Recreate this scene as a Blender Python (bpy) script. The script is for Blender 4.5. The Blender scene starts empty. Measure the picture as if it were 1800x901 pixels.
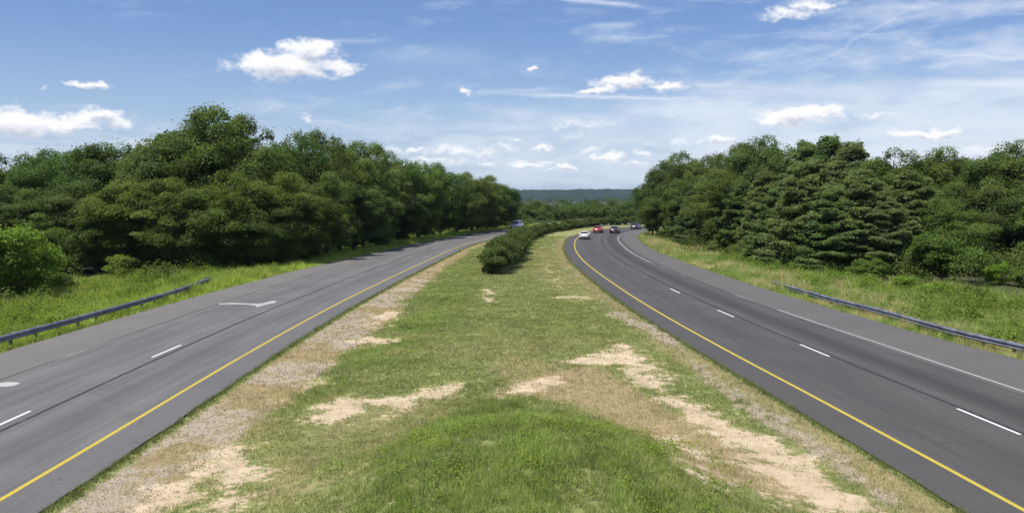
import bpy, math
import numpy as np
from mathutils import Vector
R = math.radians
rng = np.random.default_rng(7)
sc = bpy.context.scene
COL = sc.collection
CAMH, F, HZ = 6.67, 1560.0, 345.0          # eye height (m); focal length and horizon row of the 1800 px wide photograph

def gp(px, py, z=0.0):
    d = (CAMH - z) * F / (py - HZ)
    return ((px - 900.0) / F * d, d)

# ------------------------------------------------------------------ small helpers
def tag(o, label=None, cat=None, group=None, kind=None):
    if label: o['label'] = label
    if cat: o['category'] = cat
    if group: o['group'] = group
    if kind: o['kind'] = kind
    return o

def empty(name, loc, rz=0.0, s=(1, 1, 1)):
    o = bpy.data.objects.new(name, None); COL.objects.link(o)
    o.location = loc; o.rotation_euler = (0, 0, rz); o.scale = s
    o.empty_display_size = 0.3
    return o

def obj(name, me, mat=None, parent=None):
    if mat is not None and len(me.materials) == 0:
        me.materials.append(mat)
    o = bpy.data.objects.new(name, me); COL.objects.link(o)
    if parent is not None: o.parent = parent
    return o

def mesh_np(name, verts, faces, smooth=False, attrs=None, uv=None):
    """verts (n,3); faces (m,k), all of one size"""
    me = bpy.data.meshes.new(name)
    verts = np.ascontiguousarray(verts, dtype=np.float32); faces = np.ascontiguousarray(faces, dtype=np.int32)
    m, k = faces.shape
    me.vertices.add(len(verts)); me.vertices.foreach_set('co', verts.ravel())
    me.loops.add(m * k); me.loops.foreach_set('vertex_index', faces.ravel())
    me.polygons.add(m)
    me.polygons.foreach_set('loop_start', np.arange(0, m * k, k, dtype=np.int32))
    me.polygons.foreach_set('loop_total', np.full(m, k, dtype=np.int32))
    if smooth: me.polygons.foreach_set('use_smooth', np.ones(m, dtype=bool))
    for an, (kind, arr) in (attrs or {}).items():
        a = me.attributes.new(an, kind, 'POINT')
        key = 'color' if kind == 'FLOAT_COLOR' else 'value'
        a.data.foreach_set(key, np.ascontiguousarray(arr, dtype=np.float32).ravel())
    if uv is not None:
        l = me.uv_layers.new(name='UVMap')
        l.data.foreach_set('uv', np.ascontiguousarray(uv[faces.ravel()], dtype=np.float32).ravel())
    me.update(calc_edges=True); me.validate()
    return me

class MB:
    """collects polygons of any size"""
    def __init__(s): s.v = []; s.f = []
    def add(s, vs, fs):
        b = len(s.v); s.v += [tuple(v) for v in vs]; s.f += [tuple(i + b for i in f) for f in fs]
    def box(s, c, d):
        x, y, z = c; a, b, e = d[0] / 2, d[1] / 2, d[2] / 2
        vs = [(x + i * a, y + j * b, z + k * e) for k in (-1, 1) for j in (-1, 1) for i in (-1, 1)]
        s.add(vs, [(0, 2, 3, 1), (4, 5, 7, 6), (0, 1, 5, 4), (2, 6, 7, 3), (0, 4, 6, 2), (1, 3, 7, 5)])
    def tube(s, pts, rad, n=7, cap=True):
        pts = [Vector(p) for p in pts]; vs = []
        for i, p in enumerate(pts):
            t = (pts[min(i + 1, len(pts) - 1)] - pts[max(i - 1, 0)]).normalized()
            a = t.orthogonal().normalized(); b = t.cross(a)
            r = rad[i]
            for k in range(n):
                an = 2 * math.pi * k / n
                vs.append(p + (a * math.cos(an) + b * math.sin(an)) * r)
        fs = [(i * n + k, i * n + (k + 1) % n, (i + 1) * n + (k + 1) % n, (i + 1) * n + k)
              for i in range(len(pts) - 1) for k in range(n)]
        if cap: fs.append(tuple(reversed(range(n)))); fs.append(tuple((len(pts) - 1) * n + k for k in range(n)))
        s.add(vs, fs)
    def mesh(s, name, smooth=False):
        me = bpy.data.meshes.new(name); me.from_pydata(s.v, [], s.f); me.update()
        if smooth: me.polygons.foreach_set('use_smooth', np.ones(len(me.polygons), dtype=bool))
        return me

# numpy value noise
def _hash(ix, iy, seed):
    h = (ix.astype(np.int64) * 374761393 + iy.astype(np.int64) * 668265263 + seed * 1442695041) & 0x7fffffff
    h = ((h ^ (h >> 13)) * 1274126177) & 0x7fffffff
    return ((h ^ (h >> 16)) & 0xffff) / 65535.0
def vnoise(x, y, s, seed=0):
    x = x / s; y = y / s
    ix = np.floor(x); iy = np.floor(y); fx = x - ix; fy = y - iy
    fx = fx * fx * (3 - 2 * fx); fy = fy * fy * (3 - 2 * fy)
    a = _hash(ix, iy, seed); b = _hash(ix + 1, iy, seed); c = _hash(ix, iy + 1, seed); d = _hash(ix + 1, iy + 1, seed)
    return (a * (1 - fx) + b * fx) * (1 - fy) + (c * (1 - fx) + d * fx) * fy
def fbm(x, y, s, seed=0, o=4):
    t = 0; w = 0; a = 1.0
    for i in range(o):
        t = t + a * vnoise(x, y, s / 2 ** i, seed + i * 17); w += a; a *= 0.55
    return t / w
def sstep(a, b, x):
    t = np.clip((x - a) / (b - a), 0, 1); return t * t * (3 - 2 * t)

# ------------------------------------------------------------------ node helpers
class NT:
    def __init__(s, name, world=None):
        if world is None:
            s.m = bpy.data.materials.new(name); s.m.use_nodes = True; s.t = s.m.node_tree
        else:
            s.m = world; s.t = world.node_tree
        s.t.nodes.clear()
    def n(s, typ, props=None, **ins):
        nd = s.t.nodes.new(typ)
        for k, v in (props or {}).items(): setattr(nd, k, v)
        for k, v in ins.items():
            key = int(k[1:]) if k[0] == 'i' and k[1:].isdigit() else k.replace('_', ' ')
            s.set(nd.inputs[key], v)
        return nd
    def set(s, inp, v):
        if isinstance(v, bpy.types.NodeSocket): s.t.links.new(v, inp)
        elif isinstance(v, bpy.types.Node): s.t.links.new(v.outputs[0], inp)
        else: inp.default_value = v
    def math(s, op, a, b=0.0, c=0.0, clamp=False):
        nd = s.t.nodes.new('ShaderNodeMath'); nd.operation = op; nd.use_clamp = clamp
        s.set(nd.inputs[0], a); s.set(nd.inputs[1], b); s.set(nd.inputs[2], c); return nd.outputs[0]
    def vmath(s, op, a, b=(0, 0, 0), out=0):
        nd = s.t.nodes.new('ShaderNodeVectorMath'); nd.operation = op
        s.set(nd.inputs[0], a); s.set(nd.inputs[1], b); return nd.outputs[out]
    def mix(s, fac, a, b, mode='MIX'):
        nd = s.t.nodes.new('ShaderNodeMix'); nd.data_type = 'RGBA'; nd.blend_type = mode
        s.set(nd.inputs[0], fac); s.set(nd.inputs[6], c4(a)); s.set(nd.inputs[7], c4(b)); return nd.outputs[2]
    def ramp(s, v, a, b):                       # smooth 0..1
        nd = s.t.nodes.new('ShaderNodeMapRange'); nd.interpolation_type = 'SMOOTHSTEP'
        s.set(nd.inputs[0], v); nd.inputs[1].default_value = a; nd.inputs[2].default_value = b; return nd.outputs[0]
    def noise(s, vec, scale, detail=4.0, rough=0.55, dist=0.0):
        nd = s.t.nodes.new('ShaderNodeTexNoise')
        if vec is not None: s.set(nd.inputs['Vector'], vec)
        nd.inputs['Scale'].default_value = scale; nd.inputs['Detail'].default_value = detail
        nd.inputs['Roughness'].default_value = rough; nd.inputs['Distortion'].default_value = dist
        return nd.outputs['Fac']
    def attr(s, name):
        nd = s.t.nodes.new('ShaderNodeAttribute'); nd.attribute_name = name; return nd
    def sep(s, v):
        nd = s.t.nodes.new('ShaderNodeSeparateColor'); s.set(nd.inputs[0], v); return nd.outputs
    def out(s, shader, disp=None):
        o = s.t.nodes.new('ShaderNodeOutputMaterial'); s.set(o.inputs[0], shader)
        return s.m
    def bsdf(s, col, rough=0.6, metal=0.0, spec=0.5, normal=None, **kw):
        b = s.t.nodes.new('ShaderNodeBsdfPrincipled')
        s.set(b.inputs['Base Color'], c4(col)); s.set(b.inputs['Roughness'], rough); s.set(b.inputs['Metallic'], metal)
        s.set(b.inputs['Specular IOR Level'], spec)
        if normal is not None: s.set(b.inputs['Normal'], normal)
        for k, v in kw.items(): s.set(b.inputs[k.replace('_', ' ')], v)
        return b.outputs[0]
    def bump(s, h, strength=0.4, dist=0.02):
        b = s.t.nodes.new('ShaderNodeBump'); b.inputs['Strength'].default_value = strength
        b.inputs['Distance'].default_value = dist; s.set(b.inputs['Height'], h); return b.outputs[0]
def c4(c):
    return (c[0], c[1], c[2], 1.0) if isinstance(c, tuple) and len(c) == 3 else c

def simple(name, col, rough=0.5, metal=0.0, spec=0.5, noise=0.0, nscale=20.0):
    t = NT(name)
    c = c4(col)
    if noise:
        tc = t.n('ShaderNodeTexCoord').outputs['Object']
        f = t.noise(tc, nscale, 4)
        c = t.mix(f, tuple(x * (1 - noise) for x in col), tuple(min(1, x * (1 + noise)) for x in col))
    return t.out(t.bsdf(c, rough, metal, spec))

def leaf_mat(name, dark, light, rough=0.7, trans=0.35, gloss=0.12):
    t = NT(name)
    a = t.attr('tint').outputs['Fac']
    oi = t.n('ShaderNodeObjectInfo')
    geo = t.n('ShaderNodeNewGeometry').outputs['Position']
    nz = t.noise(geo, 0.35, 3)
    f = t.math('ADD', t.math('MULTIPLY', a, 0.75), t.math('MULTIPLY', nz, 0.5))
    f = t.math('SUBTRACT', f, 0.12, clamp=True)
    c = t.mix(f, dark, light)
    c = t.mix(1.0, c, oi.outputs['Color'], 'MULTIPLY')
    p = t.bsdf(c, rough, 0, gloss)
    tr = t.n('ShaderNodeBsdfTranslucent'); t.set(tr.inputs[0], t.mix(1.0, c, (1.25, 1.35, 0.55), 'MULTIPLY'))
    m = t.n('ShaderNodeMixShader'); m.inputs[0].default_value = trans
    t.set(m.inputs[1], p); t.set(m.inputs[2], tr.outputs[0])
    return t.out(m.outputs[0])

M = {}
M['leaf'] = leaf_mat('broad_leaves', (0.058, 0.084, 0.025), (0.180, 0.232, 0.070), trans=.45)
M['needle'] = leaf_mat('pine_needles', (0.068, 0.095, 0.039), (0.205, 0.255, 0.098), 0.6, 0.42, 0.15)
M['shrub'] = leaf_mat('shrub_leaves', (0.046, 0.068, 0.022), (0.130, 0.172, 0.052), trans=.38)
M['weed'] = leaf_mat('weed_leaves', (0.10, 0.15, 0.03), (0.26, 0.34, 0.08), trans=.4)
M['bark'] = simple('bark', (0.10, 0.075, 0.055), 0.9, 0, 0.2, 0.4, 9.0)

# ------------------------------------------------------------------ camera
cam = bpy.data.cameras.new('camera'); camo = bpy.data.objects.new('camera', cam); COL.objects.link(camo)
camo.location = (0, 0, CAMH); camo.rotation_euler = (R(90), 0, 0)
cam.sensor_width = 36; cam.lens = 36 * F / 1800
cam.shift_y = -(450.5 - HZ) / 1800
cam.clip_start = 0.1; cam.clip_end = 20000
sc.camera = camo
sc.view_settings.view_transform = 'Standard'; sc.view_settings.look = 'None'
sc.view_settings.gamma = 1; sc.view_settings.exposure = 0.45
sc.render.engine = 'CYCLES'
sc.cycles.max_bounces = 6; sc.cycles.diffuse_bounces = 4; sc.cycles.glossy_bounces = 2
sc.cycles.transmission_bounces = 4; sc.cycles.transparent_max_bounces = 12; sc.cycles.volume_bounces = 0
sc.cycles.use_denoising = True
sc.cycles.denoiser = 'OPENIMAGEDENOISE'
sc.cycles.sample_clamp_indirect = 4.0

# ------------------------------------------------------------------ light: sun high, ahead and to the left
SUN_AZ, SUN_EL = R(-128), R(65)
sd = Vector((math.sin(SUN_AZ) * math.cos(SUN_EL), math.cos(SUN_AZ) * math.cos(SUN_EL), math.sin(SUN_EL)))
sun = bpy.data.lights.new('sun', 'SUN'); sun.energy = 4.9; sun.angle = R(0.53); sun.color = (1.0, 0.955, 0.88)
suno = bpy.data.objects.new('sun', sun); COL.objects.link(suno)
suno.rotation_euler = sd.to_track_quat('Z', 'Y').to_euler(); suno.location = (-30, -20, 60)

w = bpy.data.worlds.new('World'); sc.world = w; w.use_nodes = True
t = NT('world', w)
sky = t.n('ShaderNodeTexSky', dict(sky_type='NISHITA', sun_disc=False, sun_elevation=SUN_EL, sun_rotation=SUN_AZ,
                                   altitude=100.0, air_density=1.15, dust_density=0.6, ozone_density=2.2))
d = t.n('ShaderNodeTexCoord').outputs['Generated']
sx = t.n('ShaderNodeSeparateXYZ'); t.set(sx.inputs[0], d)
az = t.math('ARCTAN2', sx.outputs[0], sx.outputs[1])
el = t.math('ARCSINE', sx.outputs[2])
cv = t.n('ShaderNodeCombineXYZ'); t.set(cv.inputs[0], az); t.set(cv.inputs[1], el); cv = cv.outputs[0]
# edge billows: fine noise with a little warp
warp = t.n('ShaderNodeTexNoise'); t.set(warp.inputs['Vector'], t.vmath('MULTIPLY', cv, (1, 1.6, 1)))
warp.inputs['Scale'].default_value = 26; warp.inputs['Detail'].default_value = 6; warp.inputs['Roughness'].default_value = 0.62
wv = t.vmath('MULTIPLY', t.vmath('SUBTRACT', warp.outputs['Color'], (0.5, 0.5, 0.5)), (0.064, 0.034, 0))
cw = t.vmath('ADD', cv, wv)
def azel(px, py):
    x = (px - 900) / F; z = (HZ - py) / F
    return math.atan2(x, 1), math.atan2(z, math.hypot(1, x))
cum = [ # centre px, half width, half height, strength
    (498, 116, 88, 26, 1.0), (470, 112, 60, 22, 1.0), (550, 88, 52, 18, .95), (600, 118, 40, 12, .75), (520, 128, 70, 12, .8), (556, 100, 50, 26, .5),
    (158, 149, 30, 8, .85), (85, 157, 10, 5, .5), (25, 213, 70, 24, 1.0), (110, 218, 60, 14, .9), (175, 207, 56, 13, 1.0), (60, 226, 60, 10, .7),
    (813, 156, 14, 8, .7), (942, 126, 8, 7, .7), (540, 206, 16, 9, .5), (1100, 143, 58, 15, .95), (1050, 158, 42, 8, .85), (1175, 154, 34, 9, .8), (1120, 136, 22, 14, .7),
    (1400, 204, 68, 16, 1.05), (1350, 214, 34, 9, .9), (1455, 200, 36, 10, .8), (1600, 232, 32, 9, .9), (1645, 230, 34, 10, .9), (1265, 242, 34, 8, .8),
    (1385, 22, 52, 14, .6), (1430, 6, 60, 10, .6), (955, 258, 26, 7, .75), (990, 292, 28, 9, .9), (1070, 278, 42, 9, .7), (925, 288, 42, 8, .65),
    (800, 262, 62, 12, .55), (770, 284, 80, 13, .5), (840, 270, 40, 10, .5), (1015, 218, 60, 8, .35), (700, 262, 60, 12, .4), (1740, 262, 70, 12, .45), (730, 258, 26, 6, .6), (880, 262, 40, 8, .45), (905, 246, 22, 5, .5), (1040, 262, 26, 6, .45), (1010, 240, 30, 6, .4), (1135, 270, 18, 5, .6), (1120, 290, 30, 7, .5), (850, 290, 26, 6, .6), (960, 300, 40, 6, .4), (1540, 205, 40, 7, .45), (1200, 250, 30, 6, .4)]
cov = None; sh = None
for px, py, hw, hh, st in cum:
    a, e = azel(px, py)
    v = t.vmath('MULTIPLY', t.vmath('SUBTRACT', cw, (a, e, 0)), (F / hw / 1.15, F / hh / 1.15, 0))
    l = t.vmath('LENGTH', v, out=1)
    m = t.math('MULTIPLY', t.math('SUBTRACT', 1.15, l, clamp=True), st)
    cov = m if cov is None else t.math('MAXIMUM', cov, m)
    a2 = t.vmath('MULTIPLY', t.vmath('SUBTRACT', cw, (a + 0.004, e - 0.75 * hh / F, 0)), (F / hw / 0.85, F / hh / 0.75, 0))
    m2 = t.math('MULTIPLY', t.math('SUBTRACT', 1.0, t.vmath('LENGTH', a2, out=1), clamp=True), st)
    sh = m2 if sh is None else t.math('MAXIMUM', sh, m2)
fine = t.noise(t.vmath('MULTIPLY', cv, (1, 1.5, 1)), 85, 7, 0.62)
cov2 = t.math('ADD', cov, t.math('MULTIPLY', t.math('SUBTRACT', fine, 0.5), 0.95))
cfac = t.ramp(cov2, 0.10, 0.72)
cfac = t.math('MULTIPLY', cfac, t.ramp(cov, 0.02, 0.22))
# thin high cloud: streaks, thicker to the right and towards the horizon
st1 = t.noise(t.vmath('MULTIPLY', t.vmath('ADD', cv, t.vmath('MULTIPLY', wv, (1.2, .5, 0))), (1.0, 5.0, 1)), 6.5, 7, 0.58, 0.6)
st2 = t.noise(t.vmath('MULTIPLY', cv, (3.0, 10.0, 1)), 5.0, 7, 0.6, 0.3)
right = t.ramp(az, -0.30, 0.55)
low = t.math('SUBTRACT', 1.0, t.ramp(el, 0.02, 0.15))
den = t.math('ADD', t.math('MULTIPLY', right, 0.16), t.math('MULTIPLY', low, 0.20))
ci = t.ramp(t.math('ADD', t.math('ADD', t.math('MULTIPLY', st1, 0.65), t.math('MULTIPLY', st2, 0.35)), den), 0.55, 0.86)
ci = t.math('MULTIPLY', ci, 0.72)
# two broad veils on the right and the long thin contrail
def veil(px, py, hw, hh, st, slope=0.0):
    a, e = azel(px, py)
    q = t.vmath('SUBTRACT', t.vmath('ADD', cv, t.vmath('MULTIPLY', wv, (0.6, 0.22, 0))), (a, e, 0))
    s_ = t.n('ShaderNodeSeparateXYZ'); t.set(s_.inputs[0], q)
    y = t.math('ADD', s_.outputs[1], t.math('MULTIPLY', s_.outputs[0], slope))
    gx = t.math('POWER', t.math('MULTIPLY', s_.outputs[0], F / hw), 4.0)
    gy = t.math('POWER', t.math('MULTIPLY', y, F / hh), 2.0)
    g = t.math('POWER', 2.718, t.math('MULTIPLY', t.math('ADD', gx, gy), -1.0))
    return t.math('MULTIPLY', g, st)
vs = [veil(1060, 170, 165, 3.0, .60, 0.035), veil(900, 160, 70, 3.5, .3, -0.06), veil(1500, 160, 260, 17, .42, .05), veil(1740, 147, 90, 8, .8, .05),
      veil(1050, 4, 75, 4.0, .65, .12), veil(1080, 45, 40, 4, .4, 0), veil(1720, 100, 90, 2.6, .40, .14), veil(1350, 200, 520, 30, .30, -.03),
      veil(1650, 300, 420, 60, .45, 0), veil(760, 100, 100, 16, .15, 0), veil(620, 72, 60, 4, .25, -.05), veil(1520, 62, 90, 3, .2, -.55)]
vv = vs[0]
for q in vs[1:]: vv = t.math('ADD', vv, t.math('MULTIPLY', q, t.math('SUBTRACT', 1.0, vv, clamp=True)))
vv = t.math('MULTIPLY', vv, t.math('ADD', 0.45, t.math('MULTIPLY', st2, 1.0)), clamp=True)
thin = t.math('SUBTRACT', 1.0, t.math('MULTIPLY', t.math('SUBTRACT', 1.0, ci), t.math('SUBTRACT', 1.0, vv, clamp=True)), clamp=True)
up = t.ramp(el, -0.02, 0.02)
thin = t.math('MULTIPLY', thin, up); cfac = t.math('MULTIPLY', cfac, up)
SK = 0.105
CL = 0.74 / SK
base = t.mix(1.0, sky.outputs[0], (0.535, 0.61, 0.83), 'MULTIPLY')
hzn = t.math('MULTIPLY', t.math('SUBTRACT', 1.0, t.ramp(el, -0.02, 0.20)), 0.62)
base = t.mix(hzn, base, (0.52 * CL, 0.68 * CL, 0.92 * CL))
c1 = t.mix(thin, base, (0.82 * CL, 0.88 * CL, 0.98 * CL))
body = t.mix(t.math('MULTIPLY', t.math('ADD', sh, t.math('MULTIPLY', t.math('SUBTRACT', fine, .5), .5)), 1.1, clamp=True), (1.04 * CL, 1.04 * CL, 1.06 * CL), (0.60 * CL, 0.63 * CL, 0.72 * CL))
c2 = t.mix(cfac, c1, body)
bg = t.n('ShaderNodeBackground'); t.set(bg.inputs[0], c2); bg.inputs[1].default_value = SK
wo = t.n('ShaderNodeOutputWorld'); t.set(wo.inputs[0], bg.outputs[0])
w.cycles.sampling_method = 'MANUAL'; w.cycles.sample_map_resolution = 512

# ------------------------------------------------------------------ road axes (the yellow median-side edge lines), metres
def spline(pts, step=1.0):
    P = np.array(pts, float); out = []
    for i in range(len(P) - 1):
        p0 = P[max(i - 1, 0)]; p1 = P[i]; p2 = P[i + 1]; p3 = P[min(i + 2, len(P) - 1)]
        n = max(2, int(np.linalg.norm(p2 - p1) / step))
        u = np.linspace(0, 1, n, endpoint=False)[:, None]
        # centripetal-ish: scale tangents by chord
        l = np.linalg.norm(p2 - p1)
        m1 = (p2 - p0) / max(np.linalg.norm(p2 - p0), 1e-6) * l if i > 0 else (p2 - p1)
        m2 = (p3 - p1) / max(np.linalg.norm(p3 - p1), 1e-6) * l if i < len(P) - 2 else (p2 - p1)
        out.append((2 * u**3 - 3 * u**2 + 1) * p1 + (u**3 - 2 * u**2 + u) * m1 + (-2 * u**3 + 3 * u**2) * p2 + (u**3 - u**2) * m2)
    out.append(P[-1:]); return np.vstack(out)
def smooth(P, k=4):
    Q = P.copy()
    for _ in range(k):
        Q[1:-1] = 0.25 * Q[:-2] + 0.5 * Q[1:-1] + 0.25 * Q[2:]
    return Q
YR = smooth(spline([(15.5, -60), (12.4, -5), (11.5, 9), (10.9, 18.9), (9.95, 31), (9.35, 38), (8.4, 52), (7.8, 67), (7.4, 89), (7.8, 108), (8.75, 124), (9.96, 138),
                    (11.7, 151), (14.4, 164), (18.2, 177), (22.7, 188), (28.5, 198), (42, 214), (70, 232), (110, 246), (170, 256)]), 10)
YL = smooth(spline([(-13.5, -60), (-11.5, 0), (-11.25, 22), (-11.28, 35), (-11.0, 51), (-10.1, 71), (-8.95, 90), (-7.9, 107), (-6.7, 122), (-4.7, 135), (-2.0, 148),
                    (1.3, 160), (5, 172), (9.2, 184), (14.5, 196), (22, 207), (33, 218), (54, 232), (90, 247), (150, 262)]), 10)
def frame(P):
    T = np.gradient(P, axis=0); T /= np.linalg.norm(T, axis=1)[:, None]
    N = np.stack([T[:, 1], -T[:, 0]], 1)                    # to the right of travel away from the camera
    S = np.concatenate([[0], np.cumsum(np.linalg.norm(np.diff(P, axis=0), axis=1))])
    return T, N, S
TR, NR, SR = frame(YR); TL, NL, SL = frame(YL)
def fi(xs, ys): return lambda y: np.interp(y, xs, ys)
outR = fi([-60, 20, 36, 42, 62, 97, 117, 150, 200], [11.6, 11.5, 11.25, 10.9, 10.4, 10.0, 9.7, 9.8, 10.4])
whiR = fi([-60, 30, 40, 66, 79, 101, 120, 144, 200], [7.55, 7.5, 7.5, 7.0, 6.75, 6.5, 6.5, 6.5, 7.0])
outL = fi([-60, 38, 55, 76, 95, 112, 127, 140, 152, 173, 260], [10.8, 10.6, 10.4, 10.05, 9.0, 7.8, 7.2, 7.2, 7.8, 9.0, 10.5])
whiL = fi([-60, 32, 55, 76, 95, 200], [7.5, 7.45, 7.0, 6.9, 6.9, 6.9])
INN = 1.3
def ribbon(name, P, N, S, a, b, z, mat, nu=1, s0=None, s1=None, jit=0.0, seed=0):
    """a, b: functions of the point index giving signed offset along N at both edges"""
    idx = np.arange(len(P))
    if s0 is not None: idx = idx[(S >= s0) & (S <= s1)]
    A = np.array([a(P[i, 1]) for i in idx]); B = np.array([b(P[i, 1]) for i in idx])
    if jit:
        A = A - jit * (fbm(S[idx], S[idx] * 0, 1.6, seed) - .5) * 2 * np.sign(B - A); B = B + jit * (fbm(S[idx], S[idx] * 0, 1.4, seed + 5) - .5) * 2 * np.sign(B - A)
    us = np.linspace(0, 1, nu + 1)
    off = A[:, None] * (1 - us) + B[:, None] * us
    V = P[idx][:, None, :] + N[idx][:, None, :] * off[:, :, None]
    V = np.concatenate([V, np.full(V.shape[:2] + (1,), z)], 2)
    uv = np.stack([off, np.broadcast_to(S[idx][:, None], off.shape)], 2).reshape(-1, 2)
    n, m = off.shape
    I = np.arange(n * m).reshape(n, m)
    fc = np.stack([I[:-1, :-1], I[:-1, 1:], I[1:, 1:], I[1:, :-1]], 2).reshape(-1, 4)
    if A.mean() > B.mean(): fc = fc[:, ::-1]
    return obj(name, mesh_np(name, V.reshape(-1, 3), fc, uv=uv), mat)

def road_mat(name, lane, shoulder, whi, dirn, bands, seam):
    t = NT(name)
    uvn = t.n('ShaderNodeUVMap').outputs[0]
    s_ = t.n('ShaderNodeSeparateXYZ'); t.set(s_.inputs[0], uvn)
    u = s_.outputs[0] if dirn > 0 else t.math('MULTIPLY', s_.outputs[0], -1.0)
    v = s_.outputs[1]
    pos = t.n('ShaderNodeNewGeometry').outputs['Position']
    long = t.noise(t.vmath('MULTIPLY', uvn, (1.0, 0.05, 0)), 2.2, 5, .6)
    wob = t.math('MULTIPLY', t.math('SUBTRACT', t.noise(t.vmath('MULTIPLY', uvn, (0, 1.0, 0)), 0.35, 3), .5), 0.25)
    wob2 = t.math('MULTIPLY', t.math('SUBTRACT', t.noise(t.vmath('MULTIPLY', uvn, (0.0, 1.0, 0)), 3.0, 3), .5), 0.10)
    uw = t.math('ADD', u, wob)
    big = t.noise(pos, 0.25, 4)
    c = t.mix(t.ramp(long, .3, .7), tuple(x * 0.84 for x in lane), tuple(x * 1.14 for x in lane))
    # darker oil / tyre bands down the lanes
    for uc, wd, dk in bands:
        g = t.math('DIVIDE', t.math('SUBTRACT', uw, uc), wd)
        g = t.math('POWER', 2.718, t.math('MULTIPLY', t.math('MULTIPLY', g, g), -1.0))
        g = t.math('MULTIPLY', g, t.math('ADD', t.math('MULTIPLY', big, 0.8), 0.5), clamp=True)
        c = t.mix(t.math('MULTIPLY', g, abs(dk), clamp=True), c, tuple(x * (0.55 if dk > 0 else 1.45) for x in lane))
    # shoulders
    fo = t.ramp(uw, whi - 0.10, whi + 0.22); fi_ = t.ramp(t.math('MULTIPLY', u, -1.0), -0.05, 0.25)
    c = t.mix(fo, c, t.mix(long, tuple(x * .93 for x in shoulder), tuple(x * 1.06 for x in shoulder)))
    c = t.mix(fi_, c, tuple(x * 0.93 for x in lane))
    # sand washed onto the pavement edges
    # tar-sealed longitudinal joints and their fine cracks
    uw2 = t.math('ADD', u, wob2)
    for us, wd, st in seam:
        g = t.math('SUBTRACT', 1.0, t.ramp(t.math('ABSOLUTE', t.math('SUBTRACT', uw2, us)), wd * .4, wd))
        brk = t.ramp(t.noise(t.vmath('MULTIPLY', uvn, (0.2, 1.0, 0)), 0.5, 5, .7), .28, .42)
        c = t.mix(t.math('MULTIPLY', t.math('MULTIPLY', g, brk), st), c, (0.022, 0.022, 0.024))
    vo = t.n('ShaderNodeTexVoronoi', dict(feature='DISTANCE_TO_EDGE')); t.set(vo.inputs['Vector'], t.vmath('ADD', t.vmath('MULTIPLY', uvn, (1.0, .35, 0)), t.vmath('MULTIPLY', t.n('ShaderNodeTexNoise', Vector=uvn, Scale=1.3, Detail=5.0).outputs['Color'], (.9, .9, 0)))); vo.inputs['Scale'].default_value = .22
    ck = t.math('SUBTRACT', 1.0, t.ramp(vo.outputs[0], .0015, .006)); ck = t.math('MULTIPLY', ck, t.ramp(t.noise(pos, .12, 3), .48, .58))
    c = t.mix(t.math('MULTIPLY', ck, .3), c, (0.025, 0.025, 0.026))
    sp = t.noise(pos, 45, 3, .7)
    sp2 = t.noise(pos, 9, 5, .65)
    c = t.mix(1.0, c, t.mix(t.ramp(sp, .3, .7), (0.78, 0.78, 0.78), (1.22, 1.22, 1.22)), 'MULTIPLY')
    c = t.mix(1.0, c, t.mix(t.ramp(sp2, .3, .7), (0.90, 0.90, 0.90), (1.09, 1.09, 1.09)), 'MULTIPLY')
    c = t.mix(1.0, c, t.mix(t.ramp(big, .3, .7), (0.93, 0.93, 0.93), (1.07, 1.07, 1.07)), 'MULTIPLY')
    return t.out(t.bsdf(c, 0.82, 0, 0.35, t.bump(sp, 0.35, 0.01)))
mr = road_mat('asphalt_dark', (0.064, 0.061, 0.058), (0.092, 0.088, 0.083), 7.1, 1, [(5.35, 0.70, 1.0), (1.9, 1.1, .3), (4.3, .3, -.15)], [(3.95, 0.11, .95), (7.05, 0.06, .6), (1.9, .03, .3)])
ml = road_mat('asphalt_grey', (0.108, 0.105, 0.102), (0.124, 0.117, 0.108), 7.1, -1, [(1.9, 0.6, .38), (5.4, 0.9, .15), (4.1, .35, -.2)], [(3.30, 0.10, .95), (7.35, 0.08, .8), (5.3, .03, .3)])
RR = ribbon('road', YR, NR, SR, lambda y: -INN, outR, 0.0, mr, 6, jit=.07, seed=3); tag(RR, kind='structure')
RL = ribbon('road', YL, NL, SL, lambda y: INN, lambda y: -outL(y), 0.0, ml, 6, jit=.09, seed=9); tag(RL, kind='structure')

def paint_mat(name, col, wear, fade=None):
    t = NT(name)
    pos = t.n('ShaderNodeNewGeometry').outputs['Position']
    n1 = t.noise(pos, 22, 5, .75); n2 = t.noise(pos, 0.22, 3, .6)
    f = t.ramp(t.math('ADD', t.math('MULTIPLY', n1, .7), t.math('MULTIPLY', n2, .5)), wear - .06, wear + .06)
    c = t.mix(t.ramp(n1, .3, .7), tuple(x * .66 for x in col), col)
    m = t.n('ShaderNodeMixShader'); t.set(m.inputs[0], f)
    t.set(m.inputs[1], t.n('ShaderNodeBsdfTransparent').outputs[0]); t.set(m.inputs[2], t.bsdf(c, .7, 0, .3))
    return t.out(m.outputs[0])
M['yellow'] = paint_mat('yellow_paint', (0.47, 0.37, 0.050), 0.46)
M['yellow_far'] = paint_mat('yellow_paint_worn', (0.62, 0.50, 0.20), 0.44)
M['white'] = paint_mat('white_paint', (0.66, 0.66, 0.64), 0.44)
M['white_mid'] = paint_mat('white_paint_thin', (0.38, 0.38, 0.37), 0.52)
M['white_worn'] = paint_mat('white_paint_worn', (0.34, 0.34, 0.33), 0.66)
def line(P, N, S, u, wd, mat, y0, y1, z=0.004, name='edge_line'):
    s0 = np.interp(y0, P[:, 1], S); s1 = np.interp(y1, P[:, 1], S)
    o = ribbon(name, P, N, S, lambda y: u(y) - wd / 2, lambda y: u(y) + wd / 2, z, mat, 1, s0, s1)
    return tag(o, kind='structure')
line(YR, NR, SR, lambda y: 0, .135, M['yellow'], -50, 250, name='yellow_edge_line')
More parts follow.
